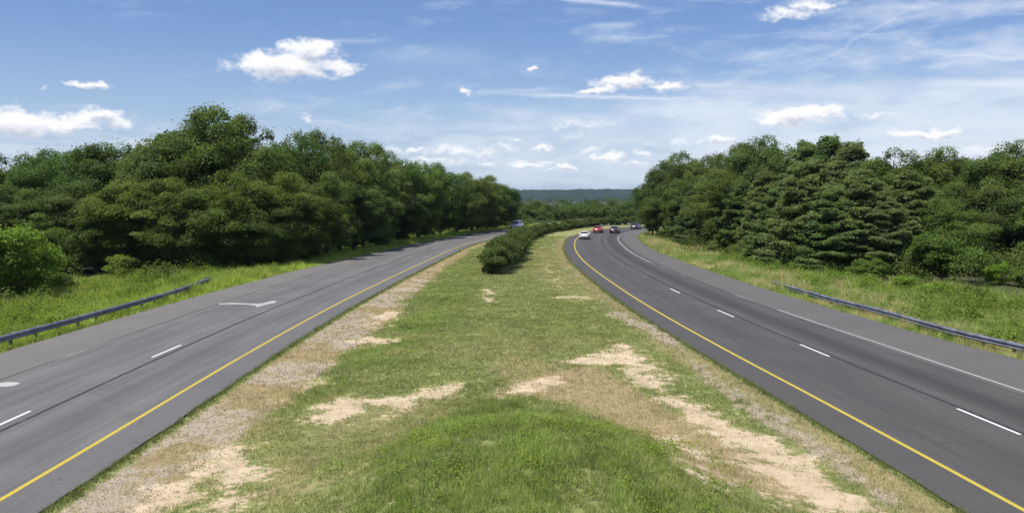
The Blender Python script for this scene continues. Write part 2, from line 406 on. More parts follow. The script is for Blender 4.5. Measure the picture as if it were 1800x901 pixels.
line(YL, NL, SL, lambda y: 0, .135, M['yellow'], -50, 250, name='yellow_edge_line')
line(YR, NR, SR, lambda y: whiR(y), .11, M['white_mid'], -50, 52, name='white_edge_line')
line(YR, NR, SR, lambda y: whiR(y), .13, M['white_worn'], 52.5, 88, name='white_edge_line')
line(YR, NR, SR, lambda y: whiR(y), .12, M['white_mid'], 88.5, 250, name='white_edge_line')
line(YL, NL, SL, lambda y: -whiL(y), .13, M['white_worn'], -50, 94, name='white_edge_line')
def dashes(P, N, S, u, starts, mat, L=3.05, mm=None):
    mb_v = []; mb_f = []; uvs = []
    for k, s in enumerate(starts):
        for i in range(4):
            pass
        ss = np.linspace(s, s + L, 5)
        cx = np.interp(ss, S, P[:, 0]); cy = np.interp(ss, S, P[:, 1]); nx = np.interp(ss, S, N[:, 0]); ny = np.interp(ss, S, N[:, 1])
        b = len(mb_v)
        for j in range(5):
            for o_ in (u(cy[j]) - .055, u(cy[j]) + .055): mb_v.append((cx[j] + nx[j] * o_, cy[j] + ny[j] * o_, 0.004))
        mb_f += [(b + 2 * j, b + 2 * j + 1, b + 2 * j + 3, b + 2 * j + 2) for j in range(4)]
    me = bpy.data.meshes.new('lane_line'); me.from_pydata(mb_v, [], mb_f); me.update()
    return tag(obj('lane_line', me, mat), kind='structure')
# broken lane lines: 3 m dashes every 12.2 m, phase read off the near dashes
def s_at(P, S, y): return float(np.interp(y, P[:, 1], S))
uR = lambda y: whiR(y) * .5 + .05; uL = lambda y: -(whiL(y) * .5 - .0)
sR = s_at(YR, SR, 10400 / 377 - 3.0); sL = s_at(YL, SL, 10400 / 377 - 3.0)
dashes(YR, NR, SR, uR, [sR + 12.2 * k for k in range(-3, 4)], M['white'])
dashes(YR, NR, SR, uR, [sR + 12.2 * k for k in range(4, 17)], M['white_worn'])
dashes(YL, NL, SL, uL, [sL + 12.2 * k for k in range(-3, 2)], M['white'])
dashes(YL, NL, SL, uL, [sL + 12.2 * k for k in range(2, 12)], M['white_worn'])
def traced(name, pxs, mat, z=0.0045):
    pts = [gp(*p) for p in pxs]
    me = bpy.data.meshes.new(name); me.from_pydata([(x, y, z) for x, y in pts], [], [tuple(range(len(pts)))]); me.update()
    if me.polygons[0].normal.z < 0: me.flip_normals()
    return tag(obj(name, me, mat), kind='structure')
M['white_old'] = paint_mat('white_paint_old', (0.42, 0.42, 0.40), 0.50)
traced('merge_arrow', [(384, 533), (410, 532), (440, 533), (452, 533.6), (466, 531.5), (478, 528.6), (487, 529), (484, 531.5), (470, 534.8), (458, 538), (450, 539.5), (450, 537), (436, 535), (410, 534.4), (386, 534.6)], M['white_old'])
traced('merge_arrow', [(-60, 676), (-30, 669), (0, 672.5), (12, 671), (30, 671.5), (36, 673.2), (24, 677.5), (10, 679.2), (-4, 678.5), (-20, 680), (-60, 683)], M['white_old'])

# ------------------------------------------------------------------ ground masks
def road_off(x, y, P, N):
    """signed offset of points from a yellow line (positive to the right) and its y there"""
    x = np.asarray(x, float).ravel(); y = np.asarray(y, float).ravel()
    best = np.full(x.shape, 1e9); off = np.zeros(x.shape); yy = np.zeros(x.shape)
    for i in range(0, len(P), 2):
        dx = x - P[i, 0]; dy = y - P[i, 1]; dd = dx * dx + dy * dy
        k = dd < best
        best[k] = dd[k]; off[k] = (dx * N[i, 0] + dy * N[i, 1])[k]; yy[k] = P[i, 1]
    return off, yy
def poly_sd(x, y, pts):
    """signed distance, positive inside"""
    P = np.array(pts); n = len(P); dmin = np.full(x.shape, 1e9); inside = np.zeros(x.shape, bool)
    for i in range(n):
        a = P[i]; b = P[(i + 1) % n]; e = b - a
        wx = x - a[0]; wy = y - a[1]
        h = np.clip((wx * e[0] + wy * e[1]) / (e @ e + 1e-9), 0, 1)
        dmin = np.minimum(dmin, np.hypot(wx - e[0] * h, wy - e[1] * h))
        c = ((a[1] > y) != (b[1] > y)) & (x < (b[0] - a[0]) * (y - a[1]) / (b[1] - a[1] + 1e-12) + a[0])
        inside ^= c
    return np.where(inside, dmin, -dmin)
W = lambda pxs: [gp(*p) for p in pxs]
SOIL = [ (W([(225, 895), (262, 866), (330, 838), (385, 792), (412, 786), (432, 800), (470, 826), (462, 846), (420, 850), (396, 866), (372, 858), (420, 834), (392, 822), (350, 838), (322, 858), (352, 872), (330, 880), (260, 899)]), 1),
  (W([(330, 901), (360, 884), (440, 868), (400, 901)]), 1),
  (W([(548, 730), (560, 712), (600, 700), (650, 692), (720, 704), (712, 712), (640, 708), (618, 722), (600, 738), (566, 738)]), 1),
  (W([(738, 690), (756, 680), (806, 672), (800, 684), (770, 696)]), .9), (W([(640, 570), (662, 552), (700, 545), (690, 556), (664, 572)]), 1),
  (W([(612, 602), (640, 590), (700, 594), (660, 602)]), .9), (W([(488, 706), (530, 678), (560, 664), (566, 670), (520, 696)]), .8), (W([(660, 735), (690, 720), (720, 716), (700, 732)]), .6), (W([(852, 518), (860, 508), (864, 522), (856, 530)]), .9),
  (W([(986, 628), (1002, 614), (1012, 624), (1050, 618), (1078, 620), (1080, 598), (1100, 600), (1112, 614), (1130, 622), (1142, 648), (1166, 674), (1160, 690), (1128, 668), (1106, 640), (1040, 636)]), 1),
  (W([(1128, 676), (1170, 690), (1230, 712), (1290, 742), (1330, 762), (1410, 800), (1450, 832), (1400, 826), (1340, 812), (1280, 782), (1240, 752), (1180, 716)]), 1),
  (W([(1166, 760), (1186, 768), (1220, 796), (1256, 830), (1240, 832), (1200, 802)]), 1),
  (W([(1090, 612), (1120, 640), (1180, 690), (1250, 735), (1330, 780), (1420, 830), (1520, 895), (1480, 901), (1380, 830), (1260, 760), (1150, 690), (1100, 650)]), 1.0),
  (W([(1300, 800), (1400, 830), (1480, 862), (1530, 901), (1440, 901), (1380, 860), (1300, 826)]), .95),
  (W([(1130, 806), (1160, 822), (1210, 870), (1240, 901), (1200, 901), (1160, 850)]), .85),
  (W([(870, 694), (905, 672), (960, 660), (1010, 668), (960, 678), (910, 690)]), .8), (W([(1120, 640), (1146, 632), (1180, 660), (1200, 676), (1170, 668)]), .8),
  (W([(948, 468), (968, 462), (990, 490), (1010, 512), (980, 506)]), .36), (W([(972, 522), (1010, 518), (1046, 524), (1010, 530)]), .6),
  (W([(1240, 860), (1300, 868), (1360, 901), (1260, 901)]), .9), (W([(1350, 860), (1420, 880), (1450, 901), (1380, 901)]), .7)]
DRY = [ (W([(860, 700), (900, 664), (1000, 640), (1060, 640), (1130, 680), (1260, 750), (1420, 830), (1560, 901), (1230, 901), (1150, 820), (1090, 760), (1010, 712), (930, 696)]), .85),
  (W([(820, 640), (900, 620), (1010, 640), (960, 664), (880, 670)]), .6), (W([(520, 760), (560, 690), (720, 690), (800, 668), (830, 690), (720, 740), (640, 770), (560, 790)]), .5),
  (W([(380, 901), (470, 800), (540, 790), (600, 860), (640, 901)]), .55), (W([(640, 770), (760, 716), (860, 700), (830, 730), (720, 790), (660, 880), (600, 880)]), .5),
  (W([(930, 440), (1000, 420), (1040, 500), (1130, 560), (1060, 540), (980, 520), (940, 500)]), .42), (W([(220, 901), (380, 770), (520, 690), (500, 740), (430, 860), (330, 901)]), .5)]
LUSH = [ (W([(600, 1150), (680, 901), (700, 800), (760, 735), (850, 700), (930, 696), (1010, 736), (1090, 800), (1170, 901), (1260, 1150)]), 1.0),
  (W([(430, 740), (520, 670), (620, 620), (680, 560), (760, 500), (830, 440), (850, 500), (800, 560), (720, 620), (640, 660), (520, 720)]), .85),
  (W([(850, 640), (930, 620), (960, 640), (900, 690), (800, 700)]), .4), (W([(1130, 676), (1170, 690), (1240, 740), (1300, 790), (1250, 780), (1150, 720)]), .6),
  (W([(1240, 640), (1290, 680), (1380, 740), (1330, 730), (1260, 690)]), .5)]
GRAV = [ (W([(1066, 545), (1100, 548), (1160, 578), (1200, 600), (1196, 616), (1150, 590), (1110, 572), (1076, 556)]), 1.0),
  (W([(1180, 596), (1260, 656), (1330, 700), (1400, 740), (1480, 790), (1600, 880), (1560, 895), (1440, 812), (1360, 760), (1290, 716), (1220, 650)]), .8)]
def masks(x, y):
    x = np.asarray(x, float).ravel(); y = np.asarray(y, float).ravel()
    oR, yR = road_off(x, y, YR, NR); oL, yL = road_off(x, y, YL, NL)
    near = (np.abs(x) < 40) & (y > 8) & (y < 130)
    wob = (fbm(x, y, 1.2, 3) - .5) * 1.3 * np.clip(y / 40, .55, 1.6); wob2 = (fbm(x, y, 0.45, 8) - .5) * .9
    def comb(L, soft, kk=1.0):
        m = np.zeros(x.shape)
        for pts, st in L:
            sdv = poly_sd(x, y, pts) + (wob + wob2) * kk
            m = np.maximum(m, st * sstep(-soft, soft, sdv))
        return m * near
    soil = comb(SOIL, .95, 1.15); dry = np.maximum(comb(DRY, .9), .62 * comb(SOIL, 1.5, .6)); lush = comb(LUSH, 1.3, 1.5) * (.35 + .65 * sstep(.38, .58, fbm(x, y, 1.3, 47))); grav = comb(GRAV, .45, .8)
    # gravel apron beside the left carriageway, ragged on its far side
    e = oL - INN
    wg = np.interp(y, [15, 30, 48, 75, 110, 140], [2.4, 2.8, 3.3, 2.3, 1.5, 1.1])
    gl = sstep(.15, .5, e + wob2 * .4) * (1 - sstep(-.7, .5, e - wg + wob)) * (y < 140)
    patch = sstep(.30, .52, fbm(x, y, 2.2, 31))
    gfade = np.interp(y, [15, 60, 100, 140], [1, .9, .35, 0.0])
    grav = np.maximum(grav, gl * patch * gfade); dry = np.maximum(dry, gl * .95)
    # thin strip of dry turf along the right carriageway inside edge
    e2 = -(oR + INN)
    dry = np.maximum(dry, .6 * sstep(0, .3, e2) * (1 - sstep(.8, 2.5, e2 + wob)))
    # outer verges: fresh on the left, straw coloured on the right
    eo = oR - outR(yR); el_ = -oL - outL(yL)
    dry = np.maximum(dry, np.where(eo > 0, .74 * (1 - sstep(5, 11, eo)) * sstep(.2, .5, fbm(x, y, 3.0, 41)) * sstep(-.2, .5, eo), 0))
    lush = np.maximum(lush, np.where(el_ > 0, .75 * (1 - sstep(7, 12, el_)), 0))
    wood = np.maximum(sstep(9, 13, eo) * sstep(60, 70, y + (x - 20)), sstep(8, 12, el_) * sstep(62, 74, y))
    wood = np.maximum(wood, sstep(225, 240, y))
    road = ((oR > -INN) & (oR < outR(yR))) | ((oL < INN) & (oL > -outL(yL)))
    return dict(soil=soil, dry=dry, lush=lush, grav=grav, wood=wood, road=road, eo=eo, el=el_, ei=e, ei2=e2)
def height(x, y, m):
    ins = np.minimum.reduce([np.abs(np.minimum(m['eo'], 0)) * 0 + 1])
    g = (fbm(x, y, 7, 71) - .5) * .25 + (fbm(x, y, 1.1, 72) - .5) * .07
    dist = np.minimum(np.where(m['eo'] > 0, m['eo'], 99), np.where(m['el'] > 0, m['el'], 99))
    dmed = np.where((m['ei'] > 0) & (m['ei2'] > 0), np.minimum(m['ei'], m['ei2']), 99)
    dd = np.minimum(dist, dmed)
    k = sstep(0, 1.6, np.where(m['road'], 0, dd))
    z = -0.035 + k * (g - .02)
    z = z - np.where(m['road'], 0.03, 0)
    z = z - .45 * sstep(1.0, 6, np.where(dist < 90, dist, 0)) * (y < 215)
    z = z + 1.9 * np.exp(-(((x - .4) / 3.9) ** 2 + ((y - 18.0) / 5.2) ** 2)) * k
    z = z + .35 * np.exp(-(((x - 8) / 1.2) ** 2)) * 0
    far = sstep(235, 420, y); z = z - 9 * far
    return z

def growing(a, b, s, g=1.14, mx=400):
    out = [a]; st = s
    while out[-1] < b:
        st = min(st * g, mx); out.append(out[-1] + st)
    return out[1:]
xf = list(np.arange(-30, 30.01, .22)); yf = list(np.arange(13, 75, .22)) + list(np.arange(75, 235, .6))
xs = np.array([-v for v in growing(30, 4300, .3)][::-1] + xf + growing(30, 4300, .3))
ys = np.array([-v for v in growing(-13, 1200, .6, 1.3)][::-1] + yf + growing(yf[-1], 6500, .8))
GX, GY = np.meshgrid(xs, ys); gx = GX.ravel(); gy = GY.ravel()
mk = masks(gx, gy); gz = height(gx, gy, mk)
nx, ny = len(xs), len(ys); I = np.arange(nx * ny).reshape(ny, nx)
gf = np.stack([I[:-1, :-1], I[:-1, 1:], I[1:, 1:], I[1:, :-1]], 2).reshape(-1, 4)
one = np.ones_like(gx)
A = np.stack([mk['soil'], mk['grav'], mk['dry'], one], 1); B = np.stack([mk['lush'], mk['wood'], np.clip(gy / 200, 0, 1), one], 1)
def ground_mat():
    t = NT('ground_turf')
    a = t.sep(t.attr('mask_a').outputs['Color']); b = t.sep(t.attr('mask_b').outputs['Color'])
    pos = t.n('ShaderNodeNewGeometry').outputs['Position']
    n1 = t.noise(pos, 1.1, 6, .65); n2 = t.noise(pos, 6, 6, .7); n3 = t.noise(pos, 30, 4, .7); n0 = t.noise(pos, .25, 4, .6)
    def th(mask, amp, lo, hi, nn=None):
        return t.ramp(t.math('ADD', mask, t.math('MULTIPLY', t.math('SUBTRACT', nn or n2, .5), amp)), lo, hi)
    g = t.mix(t.ramp(n1, .35, .65), (0.150, 0.180, 0.060), (0.235, 0.245, 0.095))
    g = t.mix(t.math('MULTIPLY', t.ramp(n0, .4, .65), .5), g, (0.20, 0.18, 0.075))
    g = t.mix(th(a[2], 1.0, .35, .8), g, t.mix(n3, (0.20, 0.150, 0.080), (0.36, 0.285, 0.155)))
    g = t.mix(th(b[0], .9, .3, .8), g, t.mix(n2, (0.095, 0.125, 0.034), (0.18, 0.215, 0.065)))
    grav = t.mix(t.ramp(n3, .35, .65), (0.22, 0.180, 0.125), (0.40, 0.340, 0.25))
    g = t.mix(th(a[1], 1.1, .35, .7), g, grav)
    soil = t.mix(t.ramp(n1, .3, .7), (0.39, 0.305, 0.200), (0.54, 0.435, 0.300))
    soil = t.mix(t.math('MULTIPLY', t.ramp(n3, .4, .7), .35), soil, (0.36, 0.27, 0.17))
    g = t.mix(t.ramp(t.math('ADD', a[0], t.math('ADD', t.math('MULTIPLY', t.math('SUBTRACT', n2, .5), 2.2), t.math('MULTIPLY', t.math('SUBTRACT', n1, .5), 1.3))), .27, .52), g, soil)
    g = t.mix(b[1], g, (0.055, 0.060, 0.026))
    g = t.mix(1.0, g, t.mix(t.ramp(n3, .3, .7), (.80, .80, .80), (1.18, 1.18, 1.18)), 'MULTIPLY')
    return t.out(t.bsdf(g, .95, 0, .15, t.bump(t.math('ADD', n2, t.math('MULTIPLY', n3, .5)), .7, .06)))
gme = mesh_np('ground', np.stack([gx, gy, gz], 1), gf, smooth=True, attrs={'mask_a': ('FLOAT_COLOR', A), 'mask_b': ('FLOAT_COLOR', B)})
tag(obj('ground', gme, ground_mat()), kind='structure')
def zat(x, y):
    x = np.atleast_1d(np.asarray(x, float)); y = np.atleast_1d(np.asarray(y, float)); m = masks(x, y); return height(x, y, m)

# wooded hills on the horizon
hx = np.linspace(-3400, 3400, 700); hy = np.linspace(2500, 4200, 90)
HX, HY = np.meshgrid(hx, hy)
ridge = 9 + 33 * sstep(2600, 3350, HY) * (0.86 + .14 * fbm(HX, HY, 900, 5, 2)) + 3.5 * sstep(900, 2600, np.abs(HX)) * 6
hz = -14 + ridge + (fbm(HX, HY, 24, 90, 3) - .5) * 15 + 3.0 * np.sin(HX / 420.0) + 5 * (fbm(HX, HY, 300, 33, 2) - .5) + 3
hz[0] = -20
I = np.arange(hx.size * hy.size).reshape(hy.size, hx.size)
hf = np.stack([I[:-1, :-1], I[:-1, 1:], I[1:, 1:], I[1:, :-1]], 2).reshape(-1, 4)
t = NT('hill_forest'); pos = t.n('ShaderNodeNewGeometry').outputs['Position']
hm = t.out(t.bsdf(t.mix(t.ramp(t.noise(pos, .02, 6, .7), .35, .65), (0.010, 0.020, 0.014), (0.026, 0.042, 0.026)), .95, 0, .1, t.bump(t.noise(pos, .06, 4), 1, 6)))
tag(obj('hills', mesh_np('hills', np.stack([HX.ravel(), HY.ravel(), hz.ravel()], 1), hf, attrs=None), hm), kind='structure')

# ------------------------------------------------------------------ foliage
def leaves(P, Nrm, L, Wd, tint, rg):
    """diamond leaves at P facing Nrm"""
    n = len(P); r = rg.normal(size=(n, 3)); Nrm = Nrm / (np.linalg.norm(Nrm, axis=1)[:, None] + 1e-9)
    a = np.cross(Nrm, r); a /= np.linalg.norm(a, axis=1)[:, None] + 1e-9; b = np.cross(Nrm, a)
    L = np.broadcast_to(L, (n,))[:, None]; Wd = np.broadcast_to(Wd, (n,))[:, None]
    V = np.stack([P - a * L * .5, P + b * Wd * .5 - a * L * .05 , P + a * L * .5, P - b * Wd * .5 - a * L * .05], 1)
    return V.reshape(-1, 3), np.arange(4 * n).reshape(n, 4), np.repeat(tint, 4)
def unit(v): return v / (np.linalg.norm(v, axis=-1, keepdims=True) + 1e-9)
def leaf_mesh(name, parts, rg, L=.26, ratio=.6):
    V, N, T = [np.concatenate(q) for q in zip(*parts)]
    sz = L * rg.uniform(.65, 1.25, len(V))
    v, f, tt = leaves(V, N, sz, sz * ratio, T, rg)
    return mesh_np(name, v, f, attrs={'tint': ('FLOAT', tt)})
def clump(c, r, n, rg, flat=.7, tint=.5, under=.35):
    k = 18; sd_ = unit(rg.normal(size=(k, 3))); sd_[:, 2] = np.abs(sd_[:, 2]) * .9 - .15
    i = rg.integers(0, k, n)
    d_ = unit(sd_[i] + rg.normal(size=(n, 3)) * .33)
    keep = (d_[:, 2] > -.25) | (rg.random(n) < under); d_ = d_[keep]; n = len(d_)
    rr = r * (.40 + .62 * np.sqrt(rg.random(n)) + np.where(rg.random(n) < .18, rg.random(n) * .45, 0))
    off = d_ * rr[:, None] * np.array([1, 1, flat])
    nm = d_ * .75 + np.array([0, 0, .55]) + rg.normal(size=(n, 3)) * .6
    return c + off, nm, np.clip(tint + rg.normal(size=n) * .12, 0, 1)
def trunk_mesh(name, H, r0, targets, rg, lean=.04, straight=False):
    mb = MB(); npt = 9
    xs_ = np.cumsum(rg.normal(size=(npt, 2)) * H * lean * .3, axis=0); xs_[0] = 0
    if straight: xs_ *= .2
    zz = np.linspace(-.4, H, npt)
    pts = [(xs_[i, 0], xs_[i, 1], zz[i]) for i in range(npt)]
    mb.tube(pts, [r0 * (1.25 if i == 0 else (1 - i / (npt - .5)) ** .8) + .015 for i in range(npt)], 9)
    for c in targets:
        c = np.array(c); z0 = max(.12 * H, c[2] - rg.uniform(.35, .7) * np.hypot(c[0], c[1]) - .3)
        z0 = min(z0, .93 * H)
        b = np.array([np.interp(z0, zz, xs_[:, 0]), np.interp(z0, zz, xs_[:, 1]), z0])
        r1 = r0 * (1 - z0 / H * .8) * .42
        mid = (b + c) / 2 + np.array([0, 0, -.06 * np.linalg.norm(c - b)]) + rg.normal(size=3) * .12
        mb.tube([b, (b + mid) / 2 + rg.normal(size=3) * .05, mid, (mid + c) / 2, c], [r1, r1 * .8, r1 * .6, r1 * .4, .012], 6, False)
    return mb.mesh(name, True)
def broadleaf(seed, H=12.0, Rr=4.4, base=.06, N=105, dens=430, L=.27, clr=(.19, .33), lumps=.24, top=1.0):
    rg = np.random.default_rng(seed)
    lob = unit(rg.normal(size=(7, 3))); la = rg.uniform(-1, 1, 7)
    hb = base * H; cz = hb + (H - hb) * .47; az_ = (H - hb) / 2
    cs = []; parts = []
    for i in range(N):
        d_ = unit(rg.normal(size=3)); f = rg.random() ** (1 / 2.6); f = max(f, .35)
        m = 1 + lumps * float(np.sum(la * np.clip(lob @ d_, 0, 1) ** 3))
        prof = 1.0 if d_[2] > 0 else (1 - .12 * abs(d_[2]))
        c = np.array([d_[0] * Rr * f * m * prof, d_[1] * Rr * f * m * prof, cz + d_[2] * az_ * .90 * f * (m if d_[2] > 0 else 1) * top])
        r = Rr * (clr[0] * .8 + (clr[1] * 1.1 - clr[0] * .8) * rg.random() ** 1.3)
        c[2] = max(c[2], hb + r * .4)
        cs.append(c); ti = rg.uniform(.2, .8)
        parts.append(clump(c, r, int(dens * (r / (Rr * .26)) ** 2), rg, rg.uniform(.72, 1.05), ti))
    far = sorted(cs, key=lambda c: -np.linalg.norm(c - np.array([0, 0, cz])))[:26]
    return trunk_mesh('trunk', H * .86, .027 * H * .8, far, rg), leaf_mesh('crown', parts, rg, L)
def pine(seed, H=12.0, Rr=5.0, L=.26, base=.07, dens=1.25):
    rg = np.random.default_rng(seed); parts = []; tips = []
    z = base * H
    while z < H * .97:
        tt = z / H
        nb = 5 if tt < .85 else 4
        a0 = rg.uniform(0, 6.28)
        for k in range(nb):
            ang = a0 + 6.283 * k / nb + rg.normal() * .25
            prof = (1 - tt ** 1.5) ** .75 * (1.0 if tt > .15 else .9)
            ln = max(.7, Rr * prof * rg.uniform(.62, 1.18)) ; rise = rg.uniform(.02, .16) + .35 * tt
            dr = np.array([math.cos(ang), math.sin(ang)]); side = np.array([-dr[1], dr[0]])
            z_w = z; z = z + rg.normal() * .22; tip = np.array([dr[0] * ln, dr[1] * ln, z + rise * ln]); tips.append(tip)
            zb_ = z; z = z_w; npad = max(3, int(ln * 1.6))
            for j in range(npad):
                u = .28 + .72 * (j + rg.random() * .7) / npad
                wdt = ln * .34 * math.sin(min(1, (1.12 - u) * 1.4) * 1.57) + .15
                for sgn in (-1, 0, 1):
                    o = side * sgn * wdt * rg.uniform(.5, 1)
                    c = np.array([dr[0] * ln * u + o[0], dr[1] * ln * u + o[1], zb_ + rise * ln * u ** 1.6 + rg.normal() * .08 - abs(sgn) * .05])
                    r = rg.uniform(.38, .72); n = int(66 * dens * (r / .45) ** 2)
                    dd = unit(rg.normal(size=(n, 3)) + np.array([dr[0] * .7, dr[1] * .7, .55]))
                    off = dd * (r * np.sqrt(rg.random(n)))[:, None] * np.array([1, 1, .60])
                    nm = np.array([0, 0, 1.0]) + rg.normal(size=(n, 3)) * .55 + dd * .3
                    parts.append((c + off, nm, np.clip(rg.uniform(.25, .8) + rg.normal(size=n) * .12, 0, 1)))
        for _ in range(6):
            ang = rg.uniform(0, 6.28); q = Rr * (1 - tt ** 1.5) ** .75 * rg.uniform(.45, .92)
            parts.append(clump(np.array([math.cos(ang) * q, math.sin(ang) * q, z + rg.uniform(0, .7)]), rg.uniform(.45, .85), 170, rg, .75, rg.uniform(.2, .8)))
        z += rg.uniform(.55, .95) * H / 12
    parts.append(clump(np.array([0, 0, H * .97]), .5, 260, rg, 1.3, .6))
    return trunk_mesh('trunk', H * .98, .019 * H, tips[::1], rg, straight=True), leaf_mesh('crown', parts, rg, L, .42)
def bush(seed, H=2.6, Rr=1.6, N=34, dens=330, L=.14, flat=.8):
    rg = np.random.default_rng(seed); parts = []; cs = []
    for i in range(N):
        d_ = unit(rg.normal(size=3)); f = max(.3, rg.random() ** .45)
        r = Rr * rg.uniform(.26, .42)
        c = np.array([d_[0] * (Rr - r * .6) * f, d_[1] * (Rr - r * .6) * f, H * .47 + d_[2] * (H * .5 - r * .45) * f]); c[2] = max(c[2], r * .55)
        cs.append(c); parts.append(clump(c, r, int(dens * (r / (Rr * .33)) ** 2), rg, flat, rg.uniform(.25, .75), .7))
    return trunk_mesh('stem', H * .6, .05 * H, cs[:9], rg), leaf_mesh('foliage', parts, rg, L)

BL = [broadleaf(100 + i, 12, rr, bs, n, 760, .20, clr, lu * .8, tp) for i, (rr, bs, n, clr, lu, tp) in enumerate([
    (4.3, .05, 105, (.19, .33), .24, 1.0), (4.0, .04, 100, (.18, .32), .34, 1.0), (4.7, .08, 115, (.17, .30), .28, .97),
    (3.7, .05, 95, (.20, .34), .3, 1.03), (4.4, .12, 110, (.17, .31), .4, .98), (4.1, .03, 105, (.18, .30), .3, 1.0), (4.9, .06, 120, (.16, .29), .36, .95)])]
PN = [pine(300 + i, 12, rr) for i, rr in enumerate([5.0, 4.6, 5.4, 4.2])]
BU = [bush(500 + i, 2.6, 1.5 + .1 * i) for i in range(4)]
BG = [broadleaf(600, 4.7, 2.1, .02, 60, 420, .17, (.20, .36), .6, 1.0), broadleaf(601, 4.4, 2.5, .02, 64, 420, .17, (.18, .34), .5, 1.0), bush(602, 2.2, 1.15, 30, 260, .14, .8), bush(603, 1.3, 1.0, 24, 220, .12, .75)]
def flora(name, src, mats, x, y, h, H0, wide, rz, label, cat, group, tint=(1, 1, 1), z=None, parts=('trunk', 'crown')):
    zz = float(zat(x, y)[0]) if z is None else z
    s = h / H0
    e = empty(name, (x, y, zz - .05), rz, (s * wide, s * wide, s))
    tag(e, label, cat, group)
    obj(parts[0], src[0], mats[0], e); c = obj(parts[1], src[1], mats[1], e)
    c.color = (tint[0], tint[1], tint[2], 1)
    return e
rt = np.random.default_rng(11)
ORD = ['nearest', 'second', 'third', 'fourth', 'fifth', 'sixth', 'seventh', 'eighth', 'ninth', 'tenth', 'eleventh', 'twelfth', 'thirteenth', 'fourteenth', 'fifteenth', 'sixteenth',
       'seventeenth', 'eighteenth', 'nineteenth', 'twentieth', 'twenty-first', 'twenty-second', 'twenty-third', 'twenty-fourth', 'twenty-fifth', 'twenty-sixth', 'twenty-seventh', 'twenty-eighth']
def place(lst, kinds, names, group, labelf, cat='tree'):
    for i, row in enumerate(lst):
        px, dd, ty = row[:3]; k = row[3] if len(row) > 3 else None
        tint = row[4] if len(row) > 4 else None; wide = row[5] if len(row) > 5 else None
        x = (px - 900) / F * dd; h = CAMH - (ty - HZ) * dd / F
        if tint is None:
            b = rt.uniform(.82, 1.18); tint = (b * rt.uniform(.80, 1.03), b, b * rt.uniform(.8, 1.1))
        k = kinds if k is None else k
        src = BL[rt.integers(0, len(BL))] if k == 'b' else PN[rt.integers(0, len(PN))]
        if wide is None: wide = float(np.clip(rt.uniform(.9, 1.15) * (12.5 / h) ** .55, .8, 1.5))
        nm = 'broadleaf_tree' if k == 'b' else 'pine_tree'
        zb = float(zat(x, dd)[0])
        flora(nm, src, (M['bark'], M['leaf'] if k == 'b' else M['needle']), x, dd, h - zb, 12.15, wide, rt.uniform(0, 6.28), labelf(i, k, h), cat, group, tint, z=zb)
# left wood, skyline trees from the gap in the middle towards the left edge
LB = [(889, 212, 330), (876, 192, 318), (856, 180, 306), (830, 168, 296), (803, 158, 294), (774, 150, 284), (736, 141, 265, 'b', None, .8), (704, 134, 276), (672, 126, 252), (640, 119, 236), (600, 113, 233),
      (558, 105, 214), (520, 102, 211), (476, 99, 228), (432, 97, 188), (388, 92, 170, 'b', (.86, .93, .9), 1.0), (346, 96, 192), (308, 93, 220), (262, 92, 228), (215, 96, 228), (176, 94, 236), (132, 93, 238), (95, 97, 250),
      (55, 101, 268), (12, 97, 260), (-50, 95, 252), (-120, 92, 250)]
place(LB, 'b', None, 'trees on the skyline of the left wood',
      lambda i, k, h: ('tallest rounded broadleaf tree, rising highest above the left wood' if i == 15 else
                       'skyline broadleaf tree of the left wood, %s going left from the central gap' % ('nearest' if i == 0 else ORD[i])))
LF = [(856, 192, 346), (838, 173, 338), (806, 162, 338), (772, 152, 332), (738, 142, 330), (700, 131, 322), (660, 117, 325), (622, 108, 318), (572, 99, 300), (530, 93, 318, 'b', (.9, .9, .8)), (486, 89, 300), (440, 86, 322, 'b', (.8, .86, .8)),
      (392, 85, 290), (352, 84, 330), (306, 83, 300, 'b', (.98, 1.0, .85)), (262, 82, 335, 'b', (1.02, 1.0, .85)), (214, 83, 305, 'b', (1.02, 1.0, .8)), (172, 82, 342), (128, 84, 318, 'b', (.8, .85, .9)), (84, 83, 345), (36, 84, 322), (-12, 82, 335), (-70, 80, 320)]
place(LF, 'b', None, 'roadside trees fronting the left wood',
      lambda i, k, h: 'lower broadleaf tree on the left wood\'s roadside edge, %s from its far end' % ('first' if i == 0 else ORD[i]))
RB = [(1146, 152, 292, 'b', (.7, .78, .8), .72), (1178, 153, 264, 'b', (.75, .82, .8)), (1214, 150, 257, 'b', (.8, .85, .8)), (1250, 142, 262), (1296, 126, 240), (1334, 121, 236), (1370, 117, 230), (1418, 108, 250, 'p'), (1456, 106, 240, 'p'), (1496, 103, 250, 'p'),
      (1532, 101, 264), (1562, 99, 250), (1602, 98, 262), (1646, 97, 256), (1688, 97, 264), (1736, 96, 268), (1776, 92, 244), (1810, 90, 228), (1870, 90, 238), (1940, 88, 250)]
place(RB, 'b', None, 'trees on the skyline of the right wood',
      lambda i, k, h: ('tree at the right wood\'s far left end, dark against the central gap' if i == 0 else
                       'skyline %s of the right wood, %s going right from the central gap' % ('pine' if k == 'p' else 'broadleaf tree', ORD[i])))
